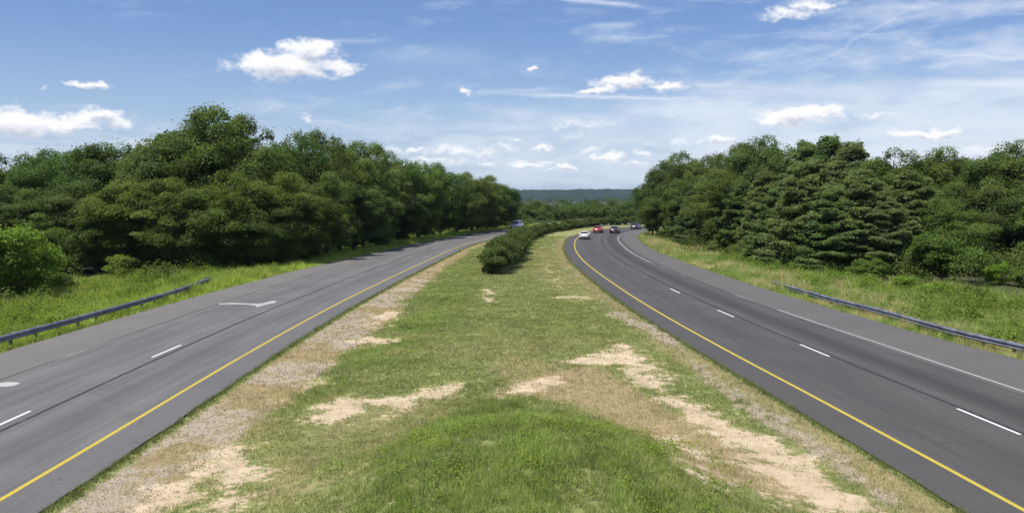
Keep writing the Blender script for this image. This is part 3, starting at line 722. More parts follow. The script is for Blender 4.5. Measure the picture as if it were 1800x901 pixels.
RF = [(1166, 146, 330, 'b', (.75, .84, .8)), (1196, 137, 306, 'b', (.85, .92, .85)), (1232, 128, 318, 'p'), (1270, 119, 296, 'b', (.98, 1.0, .9)), (1308, 110, 322, 'p'), (1346, 102, 296, 'p', (1.05, 1.0, .9)), (1384, 94, 318, 'p'), (1424, 88, 284, 'p', (1.1, 1.1, 1.05), 1.25),
      (1470, 84, 330, 'p'), (1512, 84, 300, 'p', (1.1, 1.1, 1.0), 1.2), (1556, 82, 345, 'p'), (1598, 86, 304, 'p', (1.05, 1.05, .95)), (1640, 84, 330, 'b'), (1690, 90, 300, 'b', (.8, .85, .8)), (1742, 91, 315, 'b', (.75, .82, .75)), (1796, 90, 300, 'b', (.75, .82, .75)), (1850, 84, 310, 'b')]
place(RF, 'p', None, 'front trees of the right wood',
      lambda i, k, h: ('wide pine with layered drooping boughs, broadest in front of right wood' if i == 7 else
                       '%s of the right wood\'s front row, %s from its far end' % ('layered pine' if k == 'p' else 'low dark broadleaf tree', 'first' if i == 0 else ORD[i])))

# individual roadside shrubs
def shrub(px, dd, ty, src, H0, label, tint, mat='weed', wide=1.0, group='shrubs on the verges'):
    x = (px - 900) / F * dd; zb = float(zat(x, dd)[0]); h = CAMH - (ty - HZ) * dd / F - zb
    flora('shrub', src, (M['bark'], M[mat]), x, dd, max(h, .4), H0, wide, px * 1.7, label, 'shrub', group, tint, z=zb, parts=('stem', 'foliage'))
shrub(46, 62, 396, BG[0], 4.8, 'tall bright green leafy shrub behind left guardrail at frame edge', (1.1, 1.2, .85), wide=.84)
shrub(-14, 60, 372, BG[1], 4.5, 'bright green shrub cut by the left frame edge', (.9, 1.0, .75))
shrub(209, 76, 437, BG[2], 2.25, 'small rounded yellow-green shrub at the foot of left wood', (.95, .95, .8), wide=.95)
shrub(105, 66, 470, BG[3], 1.35, 'low dark shrub right of the tall bright green shrub', (.4, .45, .5))
shrub(262, 78, 462, BG[3], 1.35, 'low dark shrub just right of small yellow-green shrub', (.35, .38, .4))
shrub(1652, 73, 396, BG[1], 4.5, 'large rounded dark green shrub below right wood', (.55, .64, .6), wide=1.15)
shrub(1535, 74, 448, BG[0], 4.8, 'mid green shrub under pine boughs, left of the large rounded shrub', (.6, .7, .6), wide=1.2)
shrub(1478, 74, 476, BG[3], 1.35, 'low green shrub below the layered pine boughs', (.8, .9, .6), wide=1.4)
shrub(1590, 66, 478, BG[2], 2.25, 'small green shrub in front of large rounded shrub, to its left', (.9, 1.0, .65), wide=1.3)
shrub(1640, 62, 490, BG[3], 1.35, 'low spreading green shrub in front of large rounded shrub', (.85, .98, .65), wide=1.5)
shrub(1716, 60, 500, BG[3], 1.35, 'low dark green shrub standing in straw-coloured grass on the right', (.42, .48, .45), wide=1.4)
shrub(1700, 50, 540, BG[3], 1.35, 'dark shrub nearest to the right guardrail', (.42, .48, .4), wide=1.2)
shrub(1752, 72, 458, BG[0], 4.8, 'bright green bushy shrub right of large rounded shrub', (1.0, 1.15, .7), wide=1.2)
shrub(1800, 70, 470, BG[1], 4.5, 'green shrub at right frame edge below the wood', (.9, 1.05, .65), wide=1.2)
shrub(1560, 64, 500, BG[3], 1.35, 'low yellow-green shrub behind middle of right guardrail', (1.1, 1.15, .6), wide=1.3)
shrub(1785, 56, 520, BG[2], 2.25, 'yellow-green shrub at right frame edge behind the guardrail', (1.05, 1.1, .6), wide=1.2)
shrub(1420, 78, 478, BG[3], 1.35, 'low shrub in pine shade behind the far end of right guardrail', (.75, .85, .6), wide=1.3)

# the row of shrubs down the median
HC = smooth(spline([(-1.55, 77.5), (-.6, 90), (.1, 102), (1.2, 121), (2.6, 139), (4.4, 153), (7.0, 166), (10.6, 177.5), (19, 200.5), (27.3, 210), (40, 222), (60, 235)], 1.0), 6)
_, _, HS = frame(HC)
n = 0; s = 0.0
while s < HS[-1]:
    x = float(np.interp(s, HS, HC[:, 0])) + rt.normal() * .12; y = float(np.interp(s, HS, HC[:, 1]))
    hh = float(np.interp(y, [77, 98, 118, 140, 165, 200, 220], [2.75, 2.75, 2.3, 2.1, 2.0, 2.0, 2.3])) * rt.uniform(.82, 1.14)
    lab = ('dark shrub at near end of the median row, first of the line' if n == 0 else
           'dense green shrub in the median row, %s from its near end' % ORD[n] if n < 14 else
           'dense shrub in the far distant stretch of the median row before the wood')
    g = 'shrubs planted in a row on the median' if n < 14 else 'far shrubs of the median row'
    b = rt.uniform(.85, 1.15)
    flora('median_shrub', BU[n % 4], (M['bark'], M['shrub']), x, y, hh, 2.6, 1.0 * rt.uniform(.92, 1.08) * (2.6 / hh) ** .6, rt.uniform(0, 6.28), lab, 'shrub', g, (b, b, b * .95), parts=('stem', 'foliage'))
    n += 1; s += 2.35 if n < 50 else 2.8

# ------------------------------------------------------------------ distant wood beyond the roads: a mass of crowns, one object
def wood_mass():
    rg = np.random.default_rng(77); P = []; Nn = []; T = []
    k = 0
    for row in range(17):
        yb = 236 + row * 15 + (row ** 2) * .9
        half = 150 + row * 22
        for xb in np.arange(-half - 20, half + 60, 9.5 + row * .35):
            x = xb + rg.normal() * 2; y = yb + rg.normal() * 3.5
            ground = -9 * float(sstep(235, 420, y))
            # keep off the curving carriageways
            if y < np.interp(x, YL[:, 0], YL[:, 1] + 12, left=0): continue
            top = CAMH - (rg.normal() * 4 + (17 - row * 1.2 if row < 9 else 3)) * y / F
            if abs(x) > 60: top += rg.uniform(1, 5)
            H = top - ground; Rr = rg.uniform(3.6, 5.6); ti = rg.uniform(.15, .85)
            nc = 24 if row < 7 else 15
            for c in range(nc):
                d_ = unit(rg.normal(size=3)); f = max(.4, rg.random() ** .4)
                cc = np.array([x + d_[0] * Rr * f, y + d_[1] * Rr * f, ground + H * .56 + d_[2] * H * .38 * f])
                p, m_, tt = clump(cc, Rr * rg.uniform(.24, .42), 130 if row < 5 else 60, rg, .8, ti)
                P.append(p); Nn.append(m_); T.append(tt)
    return leaf_mesh('distant_wood', [(np.concatenate(P), np.concatenate(Nn), np.concatenate(T))], rg, .5)
wd = obj('distant_wood', wood_mass(), M['leaf']); wd.color = (.62, .70, .66, 1)
tag(wd, 'distant green wood filling the gap beyond both carriageways, below the hills', 'wood', kind='stuff')

def flank_mass():
    rg = np.random.default_rng(78); parts = []
    for side, P, out in ((-1, YL, outL), (1, YR, outR)):
        for i in range(300):
            y = rg.uniform(30, 232); i_ = int(np.argmin(np.abs(P[:, 1] - y)))
            x = P[i_, 0] + side * (22 + 190 * rg.random() ** 1.5)
            if side > 0 and x < y * .60 + 9: continue
            if side < 0 and abs(x) < y * .60 + 14: continue
            H = rg.uniform(8, 11.5); Rr = rg.uniform(4, 6); ti = rg.uniform(.15, .85)
            for c in range(24):
                d_ = unit(rg.normal(size=3)); f = max(.4, rg.random() ** .4)
                parts.append(clump(np.array([x + d_[0] * Rr * f, y + d_[1] * Rr * f, H * .5 + d_[2] * H * .42 * f]), Rr * rg.uniform(.26, .42), 75, rg, .8, ti))
    return leaf_mesh('outlying_wood', parts, rg, .55)
fm = obj('outlying_wood', flank_mass(), M['leaf']); fm.color = (.8, .85, .8, 1)
tag(fm, 'green wood continuing behind the trees on both outer sides of the road', 'wood', kind='stuff')

# ------------------------------------------------------------------ grass, weeds, stones: uncountable ground cover
def blade_mat():
    t = NT('grass_blades'); c = t.attr('tone').outputs['Color']
    p = t.bsdf(c, .6, 0, .25); tr = t.n('ShaderNodeBsdfTranslucent'); t.set(tr.inputs[0], t.mix(1.0, c, (1.15, 1.25, .7), 'MULTIPLY'))
    m = t.n('ShaderNodeMixShader'); m.inputs[0].default_value = .35; t.set(m.inputs[1], p); t.set(m.inputs[2], tr.outputs[0]); return t.out(m.outputs[0])
M['blade'] = blade_mat()
def grass_obj(name, x, y, hgt, wid, tone, k, rg, label):
    n = len(x); z = zat(x, y)
    X = np.repeat(x, k) + rg.normal(size=n * k) * np.repeat(wid, k) * 2.2; Y = np.repeat(y, k) + rg.normal(size=n * k) * np.repeat(wid, k) * 2.2; Z = np.repeat(z, k)
    h = np.repeat(hgt, k) * rg.uniform(.5, 1.25, n * k); ww = np.repeat(wid, k) * rg.uniform(.6, 1.3, n * k)
    a = rg.uniform(0, 6.283, n * k); lean = rg.uniform(.1, .75, n * k) * h; la = rg.uniform(0, 6.283, n * k)
    dx, dy = np.cos(a) * ww / 2, np.sin(a) * ww / 2
    V = np.stack([np.stack([X - dx, Y - dy, Z - .01], 1), np.stack([X + dx, Y + dy, Z - .01], 1),
                  np.stack([X + np.cos(la) * lean, Y + np.sin(la) * lean, Z + h], 1)], 1).reshape(-1, 3)
    tn = np.repeat(tone, k, axis=0) * rg.uniform(.72, 1.28, (n * k, 1))
    tn = np.concatenate([tn, np.ones((n * k, 1))], 1)
    dkk = np.repeat(vnoise(x, y, .5, 92) * .5 + vnoise(x, y, .17, 93) * .5, k)[:, None]
    tn = np.concatenate([tn[:, :3] * (.62 + .76 * dkk), tn[:, 3:]], 1)
    me = mesh_np(name, V, np.arange(3 * n * k).reshape(-1, 3), attrs={'tone': ('FLOAT_COLOR', np.repeat(tn, 3, axis=0))})
    return tag(obj(name, me, M['blade']), label, 'grass', kind='stuff')
def tones(m, x, y, rg, right=False):
    n = len(x); f1 = fbm(x, y, 1.6, 51)[:, None]; f0 = fbm(x, y, 5, 52)[:, None]
    c = np.array([0.19, 0.235, 0.075]) * (1 - f1) + np.array([0.34, 0.36, 0.13]) * f1
    c = c + (np.array([.40, .355, .17]) - c) * sstep(.5, .75, f0) * .5
    dr = sstep(.3, .8, m['dry'][:, None] + (rg.random((n, 1)) - .5) * .6)
    c = c + (np.array([.52, .425, .26]) - c) * dr
    lu = sstep(.3, .8, m['lush'][:, None] + (rg.random((n, 1)) - .5) * .6)
    c = c + ((np.array([.20, .225, .075]) * (1 - f0) + np.array([.27, .38, .075]) * f0) * (.75 + .7 * f1) * (1 - .35 * sstep(.55, .8, fbm(x, y, .9, 57)[:, None])) * (1 + .28 * np.exp(-(((x - .6) / 3.6) ** 2 + ((y - 18.5) / 5.5) ** 2)))[:, None] - c) * lu * .85
    return c
def scatter(n, x0, x1, y0, y1, pw, rg):
    """points denser near the camera"""
    u = rg.random(n); e = 1 - pw
    y = (y0 ** e + u * (y1 ** e - y0 ** e)) ** (1 / e)
    half = np.minimum(1.0, 1.0)
    x = x0 + (x1 - x0) * rg.random(n)
    return x, y
rg = np.random.default_rng(5)
# median turf
x, y = scatter(440000, -13, 13, 14.5, 150, 1.35, rg)
m = masks(x, y)
med = (m['ei'] > -.04) & (m['ei2'] > -.04) & (np.abs(x) < y * .62 + 2)
bare = np.maximum(m['soil'], m['grav'] * .55)
keep = med & (rg.random(len(x)) > sstep(.15, .65, bare + (vnoise(x, y, .3, 9) - .5) * .7) * .93) & (rg.random(len(x)) < .55 + .45 * m['lush'] + .2 * (1 - m['dry'])) & (vnoise(x, y, .28, 14) > .14)
x, y = x[keep], y[keep]; m = {k_: v[keep] for k_, v in m.items()}
sc_ = np.clip(y / 26, .75, 3.2)
hgt = (.055 + .11 * m['lush'] * (y < 32) + .03 * vnoise(x, y, .8, 4) + .22 * np.exp(-(((x - .6) / 2.2) ** 2 + ((y - 23.5) / 2.0) ** 2))) * np.clip(sc_, 1, 1.5)
hgt *= np.where(y > 60, .8, 1)
# ragged taller fringe at the pavement edges
fr = np.minimum(np.abs(m['ei']), np.abs(m['ei2'])) < .25
hgt = np.where(fr, hgt * 1.7, hgt)
tn = tones(m, x, y, rg); tn[fr] = tn[fr] * .2 + np.array([.15, .18, .055]) * .8
grass_obj('median_grass', x, y, hgt, .011 * sc_ + .004, tn, 4, rg, 'patchy mown grass covering the median between the two carriageways')
# left verge: tall fresh grass and weeds behind the rail
def verge(side, n, name, label, hbase):
    rg = np.random.default_rng(21 + side)
    u = rg.random(n); y0, y1 = 26.0, 205.0; e = 1 - 1.5
    s_y = (y0 ** e + u * (y1 ** e - y0 ** e)) ** (1 / e)
    P, N_ = (YL, NL) if side < 0 else (YR, NR)
    out = outL if side < 0 else outR
    off = -.05 + rg.random(n) ** 1.25 * 17
    bx = np.interp(s_y, P[:, 1], P[:, 0]); nx_ = np.interp(s_y, P[:, 1], N_[:, 0]); ny_ = np.interp(s_y, P[:, 1], N_[:, 1])
    o = (out(s_y) + off) * side
    x = bx + nx_ * o; y = s_y + ny_ * o
    m = masks(x, y); ok = (~m['road']) & ((m['el'] if side < 0 else m['eo']) > -.06); x, y, off = x[ok], y[ok], off[ok]; m = {k_: v[ok] for k_, v in m.items()}
    lump = fbm(x, y, 1.8, 61)
    sc_ = np.clip(y / 40, .8, 2.6)
    hgt = (.13 + hbase * sstep(-.4, 1.0, off) * (.25 + 1.3 * sstep(.35, .75, lump))) * np.clip(sc_, 1, 1.4)
    tn = tones(m, x, y, rg)
    if side < 0: tn = tn * np.array([1.38, 1.38, .95])
    else:
        w_ = sstep(.44, .58, fbm(x, y, 2.6, 88))[:, None]
        tn = tn * np.array([1.15, 1.18, 1.05]) * (1 - w_) + np.array([.27, .36, .09]) * w_
    grass_obj(name, x, y, hgt, .017 * sc_ + .004, tn, 4, rg, label)
verge(-1, 90000, 'verge_grass', 'lush tall grass on the verge along the left carriageway', .30)
verge(1, 90000, 'verge_grass', 'straw-coloured and green grass on the verge along the right carriageway', .32)
# broad-leaved weeds
def weeds(name, side, n, label, tint):
    rg = np.random.default_rng(31 + side); parts = []
    P, N_, out = (YL, NL, outL) if side < 0 else (YR, NR, outR)
    for i in range(n):
        y = 34 + 66 * rg.random() ** 1.3; off = rg.uniform(1.9, 13)
        x = np.interp(y, P[:, 1], P[:, 0]) + side * (out(y) + off)
        if fbm(np.array([x]), np.array([y]), 4.5, 19)[0] < .44 and side > 0: continue
        h = (.25 + .6 * rg.random() ** 1.5) * (1 + .7 * (off > 5)); r = rg.uniform(.3, .95)
        z = float(zat(x, y)[0])
        parts.append(clump(np.array([x, y, z + h * .4]), r, 150, rg, h / r * .62, rg.uniform(.15, .9), 0.1))
    me = leaf_mesh(name, parts, rg, .13); o = obj(name, me, M['weed']); o.color = tint + (1,)
    tag(o, label, 'weeds', kind='stuff')
weeds('weeds', -1, 620, 'thick green weeds covering the bank behind the left guardrail', (.80, .84, .66))
weeds('weeds', 1, 900, 'patches of green weeds on the bank behind the right guardrail', (.78, .84, .66))
# taller broad-leaved growth on the hump in front
rg = np.random.default_rng(402); parts = []
for i in range(520):
    x = rg.normal() * 2.6 + .6; y = rg.uniform(15.0, 26.0)
    if ((x - .6) / 5.2) ** 2 + ((y - 18) / 8.5) ** 2 > 1: continue
    dk = math.exp(-(((x - .6) / 1.3) ** 2 + ((y - 23.6) / 1.2) ** 2))
    h = rg.uniform(.08, .30) + .38 * dk * rg.random(); r = rg.uniform(.12, .34)
    z = float(zat(x, y)[0]); p, q, tt = clump(np.array([x, y, z + h * .35]), r, int(70 * (r / .25) ** 1.3), rg, h / r * .7, rg.uniform(.25, 1) - .5 * dk, .1)
    parts.append((p, q, tt))
o = obj('weeds', leaf_mesh('weeds', parts, rg, .055, .45), M['weed']); o.color = (.92, .95, .68, 1)
tag(o, 'taller green weeds growing through the grass of the near median hump', 'weeds', kind='stuff')
# shaded undergrowth that closes the foot of the woods
def undergrowth(side, n, label):
    rg = np.random.default_rng(61 + side); parts = []
    P, N_, out = (YL, NL, outL) if side < 0 else (YR, NR, outR)
    k = 0
    while k < n:
        y = 66 + 140 * rg.random() ** 1.5; off = rg.uniform(7.5 if y < 112 else 3.5, 30)
        i = int(np.argmin(np.abs(P[:, 1] - y))); q = P[i] + N_[i] * side * (out(y) + off)
        if q[1] < (80 if side < 0 else 82 - .10 * max(0, q[0] - 25)) : 
            if rg.random() < .9: k += .25; continue
        h = rg.uniform(1.0, 2.9); r = rg.uniform(.8, 1.7); z = float(zat(q[0], q[1])[0])
        parts.append(clump(np.array([q[0], q[1], z + h * .42]), r, 260, rg, h / r * .6, rg.uniform(.1, .8), .3)); k += 1
    if side > 0:
        for _ in range(150):
            x_ = rg.uniform(33, 66); y_ = rg.uniform(74 + abs(x_ - 42) * .15, 100); h = rg.uniform(1.0, 3.2); r = rg.uniform(.9, 1.8); z = float(zat(x_, y_)[0])
            parts.append(clump(np.array([x_, y_, z + h * .42]), r, 240, rg, h / r * .6, rg.uniform(.2, .9), .3))
    o = obj('undergrowth', leaf_mesh('undergrowth', parts, rg, .24), M['leaf']); o.color = (.85, .85, .8, 1); tag(o, label, 'undergrowth', kind='stuff')
undergrowth(-1, 330, 'leafy undergrowth along the foot of the left wood')
undergrowth(1, 330, 'leafy undergrowth along the foot of the right wood')
# loose stones on the gravel
rg = np.random.default_rng(9)
x, y = scatter(52000, -13, 13, 15, 62, 1.4, rg); m = masks(x, y)
keep = (rg.random(len(x)) < sstep(.2, .8, np.maximum(m['grav'], m['soil'] * .22))) & (m['ei'] > .1) & (m['ei2'] > .1)
x, y = x[keep], y[keep]; z = zat(x, y); n = len(x)
oct_ = np.array([(1, 0, 0), (0, 1, 0), (-1, 0, 0), (0, -1, 0), (0, 0, 1.0), (0, 0, -.6)]); of = np.array([(0, 1, 4), (1, 2, 4), (2, 3, 4), (3, 0, 4), (1, 0, 5), (2, 1, 5), (3, 2, 5), (0, 3, 5)])
r = rg.uniform(.010, .034, n) * np.clip(y / 25, .8, 2)
V = oct_[None] * r[:, None, None] * rg.uniform(.6, 1.3, (n, 6, 1)) * np.array([1, 1, .65]); a = rg.uniform(0, 6.28, n); ca, sa = np.cos(a)[:, None], np.sin(a)[:, None]
V = np.stack([V[..., 0] * ca - V[..., 1] * sa + x[:, None], V[..., 0] * sa + V[..., 1] * ca + y[:, None], V[..., 2] + z[:, None] + r[:, None] * .3], 2)
fcs = (of[None] + (np.arange(n) * 6)[:, None, None]).reshape(-1, 3)
tn = rg.uniform(.6, 1.25, (n, 1)) * np.array([.38, .345, .285]); tn = np.concatenate([np.clip(tn, 0, .72), np.ones((n, 1))], 1)
me = mesh_np('gravel', V.reshape(-1, 3), fcs, attrs={'tone': ('FLOAT_COLOR', np.repeat(tn, 6, axis=0))})
t = NT('stone'); sm = t.out(t.bsdf(t.attr('tone').outputs['Color'], .9, 0, .2))
tag(obj('gravel', me, sm), 'loose pale gravel scattered along the median edges', 'gravel', kind='stuff')

# ------------------------------------------------------------------ guardrails
def galv():
    t = NT('weathered_galvanised_steel'); pos = t.n('ShaderNodeNewGeometry').outputs['Position']
    n1 = t.noise(pos, 1.4, 5, .7); n2 = t.noise(t.vmath('MULTIPLY', pos, (1, 1, 6)), 8, 4)
    c = t.mix(t.ramp(n1, .3, .7), (0.12, 0.13, 0.16), (0.26, 0.275, 0.31)); c = t.mix(t.math('MULTIPLY', t.ramp(n2, .55, .75), .35), c, (0.16, 0.14, 0.13))
    return t.out(t.bsdf(c, t.math('ADD', .42, t.math('MULTIPLY', n1, .2)), .55, .5))
M['galv'] = galv(); M['timber'] = simple('weathered_timber', (0.20, 0.165, 0.125), .9, 0, .2, .35, 14)
M['steel'] = simple('dull_steel', (0.13, 0.135, 0.145), .5, .8, .5, .25, 20)
prof = [(-.155, .0), (-.135, .030), (-.105, .075), (-.070, .083), (-.045, .060), (-.020, .012), (.020, .012), (.045, .060), (.070, .083), (.105, .075), (.135, .030), (.155, .0)]
def guardrail(P, zc, toward, label, bury_far=False):
    P = np.array(P); T_, N_, S_ = frame(P)
    root = empty('guardrail', (0, 0, 0)); tag(root, label, 'guardrail', 'guardrails beside the carriageways')
    n = len(P); k = len(prof); th = .006
    V = []
    zs = np.array([zc(s_) for s_ in S_])
    for sgn in (1, -1):
        for i in range(n):
            for (pz, pd) in prof:
                o = pd * toward + (th if sgn > 0 else -th) * toward
                V.append((P[i, 0] + N_[i, 0] * o, P[i, 1] + N_[i, 1] * o, zs[i] + pz))
    Fc = []
    for side in (0, 1):
        b = side * n * k
        for i in range(n - 1):
            for j in range(k - 1):
                q = (b + i * k + j, b + i * k + j + 1, b + (i + 1) * k + j + 1, b + (i + 1) * k + j)
                Fc.append(q if side == 0 else q[::-1])
    for i in range(n - 1):
        for j in (0, k - 1):
            Fc.append((i * k + j, (i + 1) * k + j, n * k + (i + 1) * k + j, n * k + i * k + j))
    for i in (0, n - 1):
        for j in range(k - 1): Fc.append((i * k + j, i * k + j + 1, n * k + i * k + j + 1, n * k + i * k + j))
    me = bpy.data.meshes.new('rail'); me.from_pydata(V, [], Fc); me.update()
    obj('rail', me, M['galv'], root)
    pm = MB()
    for (xx, yy, wx, wy) in ((0, .05, .15, .008), (0, -.05, .15, .008)): pm.box((xx, yy, -.47), (wx * .7, wy, 1.2))
    pm.box((0, 0, -.47), (.007, .1, 1.2))
    pme = pm.mesh('post'); bm_ = MB(); bm_.box((0, 0, 0), (.15, .14, .30)); bme = bm_.mesh('block')
    s_ = 1.0
    while s_ < S_[-1] - .2:
        x = np.interp(s_, S_, P[:, 0]); y = np.interp(s_, S_, P[:, 1]); nx_ = np.interp(s_, S_, N_[:, 0]); ny_ = np.interp(s_, S_, N_[:, 1]); zz = zc(s_)
        po = obj('post', pme, M['steel'], root); po.location = (x - nx_ * toward * .21, y - ny_ * toward * .21, zz); po.rotation_euler = (0, 0, math.atan2(ny_, nx_))
        bo = obj('block', bme, M['timber'], po); bo.location = (.125 * toward, 0, 0)
        s_ += 1.905
    # rounded end shoe
    e = MB(); i = n - 1; tt = T_[i]; nn = N_[i] * -toward
    pts = [(P[i, 0] + tt[0] * .35 * math.sin(a_) + nn[0] * .25 * (1 - math.cos(a_)), P[i, 1] + tt[1] * .35 * math.sin(a_) + nn[1] * .25 * (1 - math.cos(a_)), zs[i]) for a_ in np.linspace(0, 2.6, 9)]
    vs_ = [(p[0], p[1], p[2] + s__) for p in pts for s__ in (-.15, .15)]
    e.add(vs_, [(2 * j, 2 * j + 2, 2 * j + 3, 2 * j + 1) for j in range(8)])
    obj('end_shoe', e.mesh('end_shoe'), M['galv'], root)
GL_ = spline([(-23.0, 12), (-22.6, 25), (-22.25, 38.4), (-21.98, 46), (-21.95, 57), (-22.65, 66.5)], 1.0)
guardrail(GL_, lambda s_: .46, 1, 'grey steel W-beam guardrail along the left carriageway\'s outer verge')
GR_ = spline([(23.6, 12), (22.3, 25), (21.25, 36.9), (20.55, 41.2), (20.15, 48.8), (19.45, 55.2), (19.35, 66)], 1.0)
LR = float(frame(GR_)[2][-1])
guardrail(GR_, lambda s_: .37 if s_ < LR - 9 else .37 - .13 * (s_ - LR + 9) / 9, -1, 'long grey steel W-beam guardrail beside right carriageway, in straw-coloured grass')

# ------------------------------------------------------------------ vehicles
M['tyre'] = simple('tyre_rubber', (0.02, 0.02, 0.02), .85, 0, .2); M['rim'] = simple('alloy', (0.45, 0.45, 0.46), .3, .9, .5)
t = NT('car_glass'); M['glass'] = t.out(t.bsdf((0.015, 0.018, 0.022), .06, 0, .8))
t = NT('lamp_lens'); M['lens'] = t.out(t.bsdf((0.75, 0.75, 0.72), .12, 0, .8)); t = NT('tail_lens'); M['tail'] = t.out(t.bsdf((0.35, 0.012, 0.012), .15, 0, .7))
M['trim'] = simple('black_trim', (0.025, 0.025, 0.027), .5); M['plate'] = simple('plate', (0.65, 0.65, 0.62), .4)
def loft(sections, name, smoothf=True):
    mb = MB(); k = len(sections[0]); vs_ = [v for s_ in sections for v in s_]
    fs_ = [(i * k + j, i * k + (j + 1) % k, (i + 1) * k + (j + 1) % k, (i + 1) * k + j) for i in range(len(sections) - 1) for j in range(k)]
    fs_.append(tuple(range(k))[::-1]); fs_.append(tuple((len(sections) - 1) * k + j for j in range(k))); mb.add(vs_, fs_)
    return mb.mesh(name, smoothf)
def car(loc, rz, paint, label, suv=False, L=4.6, Wd=1.82, H=1.46):
    root = empty('car', loc, rz, (.86, .86, .86)); tag(root, label, 'car', 'cars on the roads')
    # stations along y (rear -L/2 .. front L/2): (y, half width, sill z, belt z)
    st = [(-.50, .40, .42, .70), (-.485, .455, .34, .88), (-.43, .49, .26, .98 if not suv else 1.04), (-.30, .5, .22, 1.0 if not suv else 1.06), (0, .5, .20, .97 if not suv else 1.04), (.20, .5, .22, .93 if not suv else 1.02),
          (.36, .485, .26, .82 if not suv else .96), (.46, .44, .32, .72 if not suv else .86), (.495, .36, .40, .60 if not suv else .72)]
    secs = []
    for (yy, hw, z0, z1) in st:
        a = hw * Wd; y_ = yy * L
        secs.append([(-a * .90, y_, z0), (-a, y_, z0 + .12), (-a, y_, (z0 + z1) / 2), (-a * .97, y_, z1 - .08), (-a * .86, y_, z1), (0, y_, z1 + .03), (a * .86, y_, z1), (a * .97, y_, z1 - .08), (a, y_, (z0 + z1) / 2), (a, y_, z0 + .12), (a * .90, y_, z0)])
    obj('body', loft(secs, 'body'), paint, root)
    zb = .97 if not suv else 1.03
    if suv: cab = [(-.47, .40, zb, zb + .02), (-.42, .41, zb - .02, H - .05), (-.30, .42, zb - .02, H), (.02, .42, zb - .02, H), (.12, .41, zb - .02, H - .06), (.27, .38, zb - .04, zb + .0)]
    else: cab = [(-.42, .38, zb - .02, zb + .01), (-.24, .39, zb - .02, H - .05), (-.12, .40, zb - .02, H), (.03, .40, zb - .02, H - .01), (.10, .39, zb - .03, H - .07), (.28, .37, zb - .07, zb - .04)]
    secs = []
    for (yy, hw, z0, z1) in cab:
        a = hw * Wd; y_ = yy * L; tp = .80
        secs.append([(-a * 1.06, y_, z0), (-a * tp, y_, z1 - .03 if z1 - z0 > .1 else z1), (-a * tp * .8, y_, z1), (0, y_, z1 + .02), (a * tp * .8, y_, z1), (a * tp, y_, z1 - .03 if z1 - z0 > .1 else z1), (a * 1.06, y_, z0)])
    obj('window', loft(secs, 'window', False), M['glass'], root)
    rs = []
    for (yy, hw, z0, z1) in cab[1:-1]:
        a = hw * Wd * .80; y_ = yy * L
        rs.append([(-a * 1.03, y_, z1 - .05), (-a * .8, y_, z1 + .006), (0, y_, z1 + .028), (a * .8, y_, z1 + .006), (a * 1.03, y_, z1 - .05), (0, y_, z1 - .02)])
    obj('roof', loft(rs, 'roof'), paint, root)
    pil = MB()
    for sx_ in (-1, 1):
        a = Wd * .40
        for (y0, z0, y1, z1) in ((cab[-1][0], zb - .03, cab[-2][0], H - .06), (-.06, zb, -.05, H - .02), (cab[0][0], zb, cab[1][0], H - .06)):
            pil.tube([(sx_ * a * 1.04, y0 * L, z0), (sx_ * a * .84, y1 * L, z1)], [.035, .03], 5)
    obj('pillar', pil.mesh('pillar'), paint, root)
    wr = .33 if not suv else .37
    ty = MB(); n_ = 20
    ring = lambda r_, x_: [(x_, r_ * math.cos(6.28319 * q / n_), r_ * math.sin(6.28319 * q / n_)) for q in range(n_)]
    tyre = loft([ring(wr * .62, -.11), ring(wr * .93, -.115), ring(wr, -.08), ring(wr, .08), ring(wr * .93, .115), ring(wr * .62, .11)], 'tyre', False)
    rm = MB(); rm.add([(x_, r_ * math.cos(6.28319 * q / 10 ), r_ * math.sin(6.28319 * q / 10)) for x_, rr_ in ((-.118, .58), (.118, .58)) for q in range(10) for r_ in (wr * (rr_ if q % 2 else .52),)],
                      [tuple(range(10))[::-1], tuple(range(10, 20))] + [(q, (q + 1) % 10, 10 + (q + 1) % 10, 10 + q) for q in range(10)])
    rim = rm.mesh('rim')
    for sx_ in (-1, 1):
        for yy in (-.295, .315):
            wl = obj('wheel', tyre, M['tyre'], root); wl.location = (sx_ * (Wd / 2 - .10), yy * L, wr); obj('rim', rim, M['rim'], wl)
    for nm, yy, mt, z0, dz in (('headlight', .472, M['lens'], .62, .14), ('taillight', -.490, M['tail'], .82, .18)):
        for sx_ in (-1, 1):
            b_ = MB(); b_.box((sx_ * Wd * .345, yy * L, z0 + (.1 if suv else 0)), (.30, .12, dz)); obj(nm, b_.mesh(nm), mt, root)
    b_ = MB(); b_.box((0, .480 * L, .42), (Wd * .66, .14, .16)); b_.box((0, -.492 * L, .42), (Wd * .74, .10, .14)); obj('bumper', b_.mesh('bumper'), M['trim'], root)
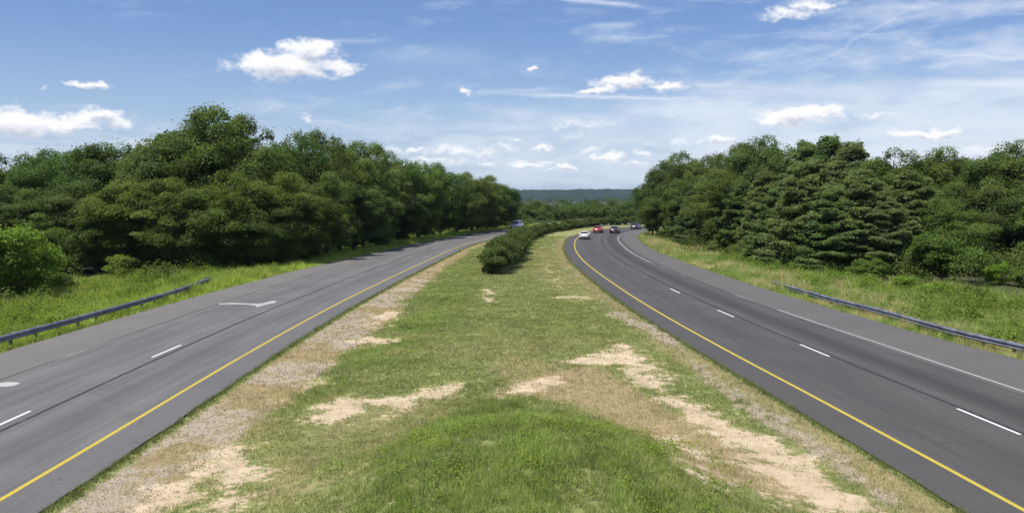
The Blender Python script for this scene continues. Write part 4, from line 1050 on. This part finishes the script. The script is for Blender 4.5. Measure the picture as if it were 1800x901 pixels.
    b_ = MB(); b_.box((0, -.5 * L - .01, .62), (.32, .02, .16)); obj('licence_plate', b_.mesh('licence_plate'), M['plate'], root)
    b_ = MB(); [b_.box((sx_ * (Wd / 2 + .05), .17 * L, zb + .02), (.17, .10, .12)) for sx_ in (-1, 1)]; obj('mirror', b_.mesh('mirror'), paint, root)
    return root
def paintm(name, c):
    t = NT(name); return t.out(t.bsdf(c, .28, .0, .5, Coat_Weight=.6, Coat_Roughness=.08))
def heading(P, T_, y): i = int(np.argmin(np.abs(P[:, 1] - y))); return math.atan2(T_[i, 1], T_[i, 0]) - math.pi / 2
car((11.4, 139.5, .0), heading(YR, TR, 139), paintm('white_car_paint', (.75, .76, .78)), 'white car nearest on the right carriageway, rounding the bend', False, 4.6, 1.84, 1.40)
car((15.9, 163.5, .0), heading(YR, TR, 162), paintm('red_car_paint', (.46, .045, .020)), 'red car in the inner lane ahead of the white car', False, 4.5, 1.84, 1.42)
car((18.7, 161.5, .0), heading(YR, TR, 162), paintm('dark_car_paint', (.025, .027, .035)), 'dark car in the outer lane level with the red car', False)
car((25.2, 180.5, .0), heading(YR, TR, 180), paintm('blue_grey_car_paint', (.06, .07, .10)), 'dark blue-grey car farthest round the bend by the right wood', False)
lc = car((1.0, 184.5, .0), heading(YL, TL, 180) + math.pi, paintm('grey_car_paint', (.52, .53, .54)), 'light grey car on the left carriageway, half hidden behind the median shrubs', True, 4.8, 1.9, 1.80); lc.scale = (.92, .92, .92)

# ------------------------------------------------------------------ air
hb = MB(); hb.box((0, 2650, 24), (9800, 8700, 96))
t = NT('air'); pv = t.n('ShaderNodeVolumePrincipled'); pv.inputs['Color'].default_value = (.62, .78, 1.0, 1); pv.inputs['Density'].default_value = 0.00006; pv.inputs['Anisotropy'].default_value = .3
o_ = t.n('ShaderNodeOutputMaterial'); t.t.links.new(pv.outputs[0], o_.inputs['Volume'])
hz_ = obj('haze', hb.mesh('haze'), t.m); tag(hz_, 'thin blue haze in the air over the valley', 'haze', kind='stuff')
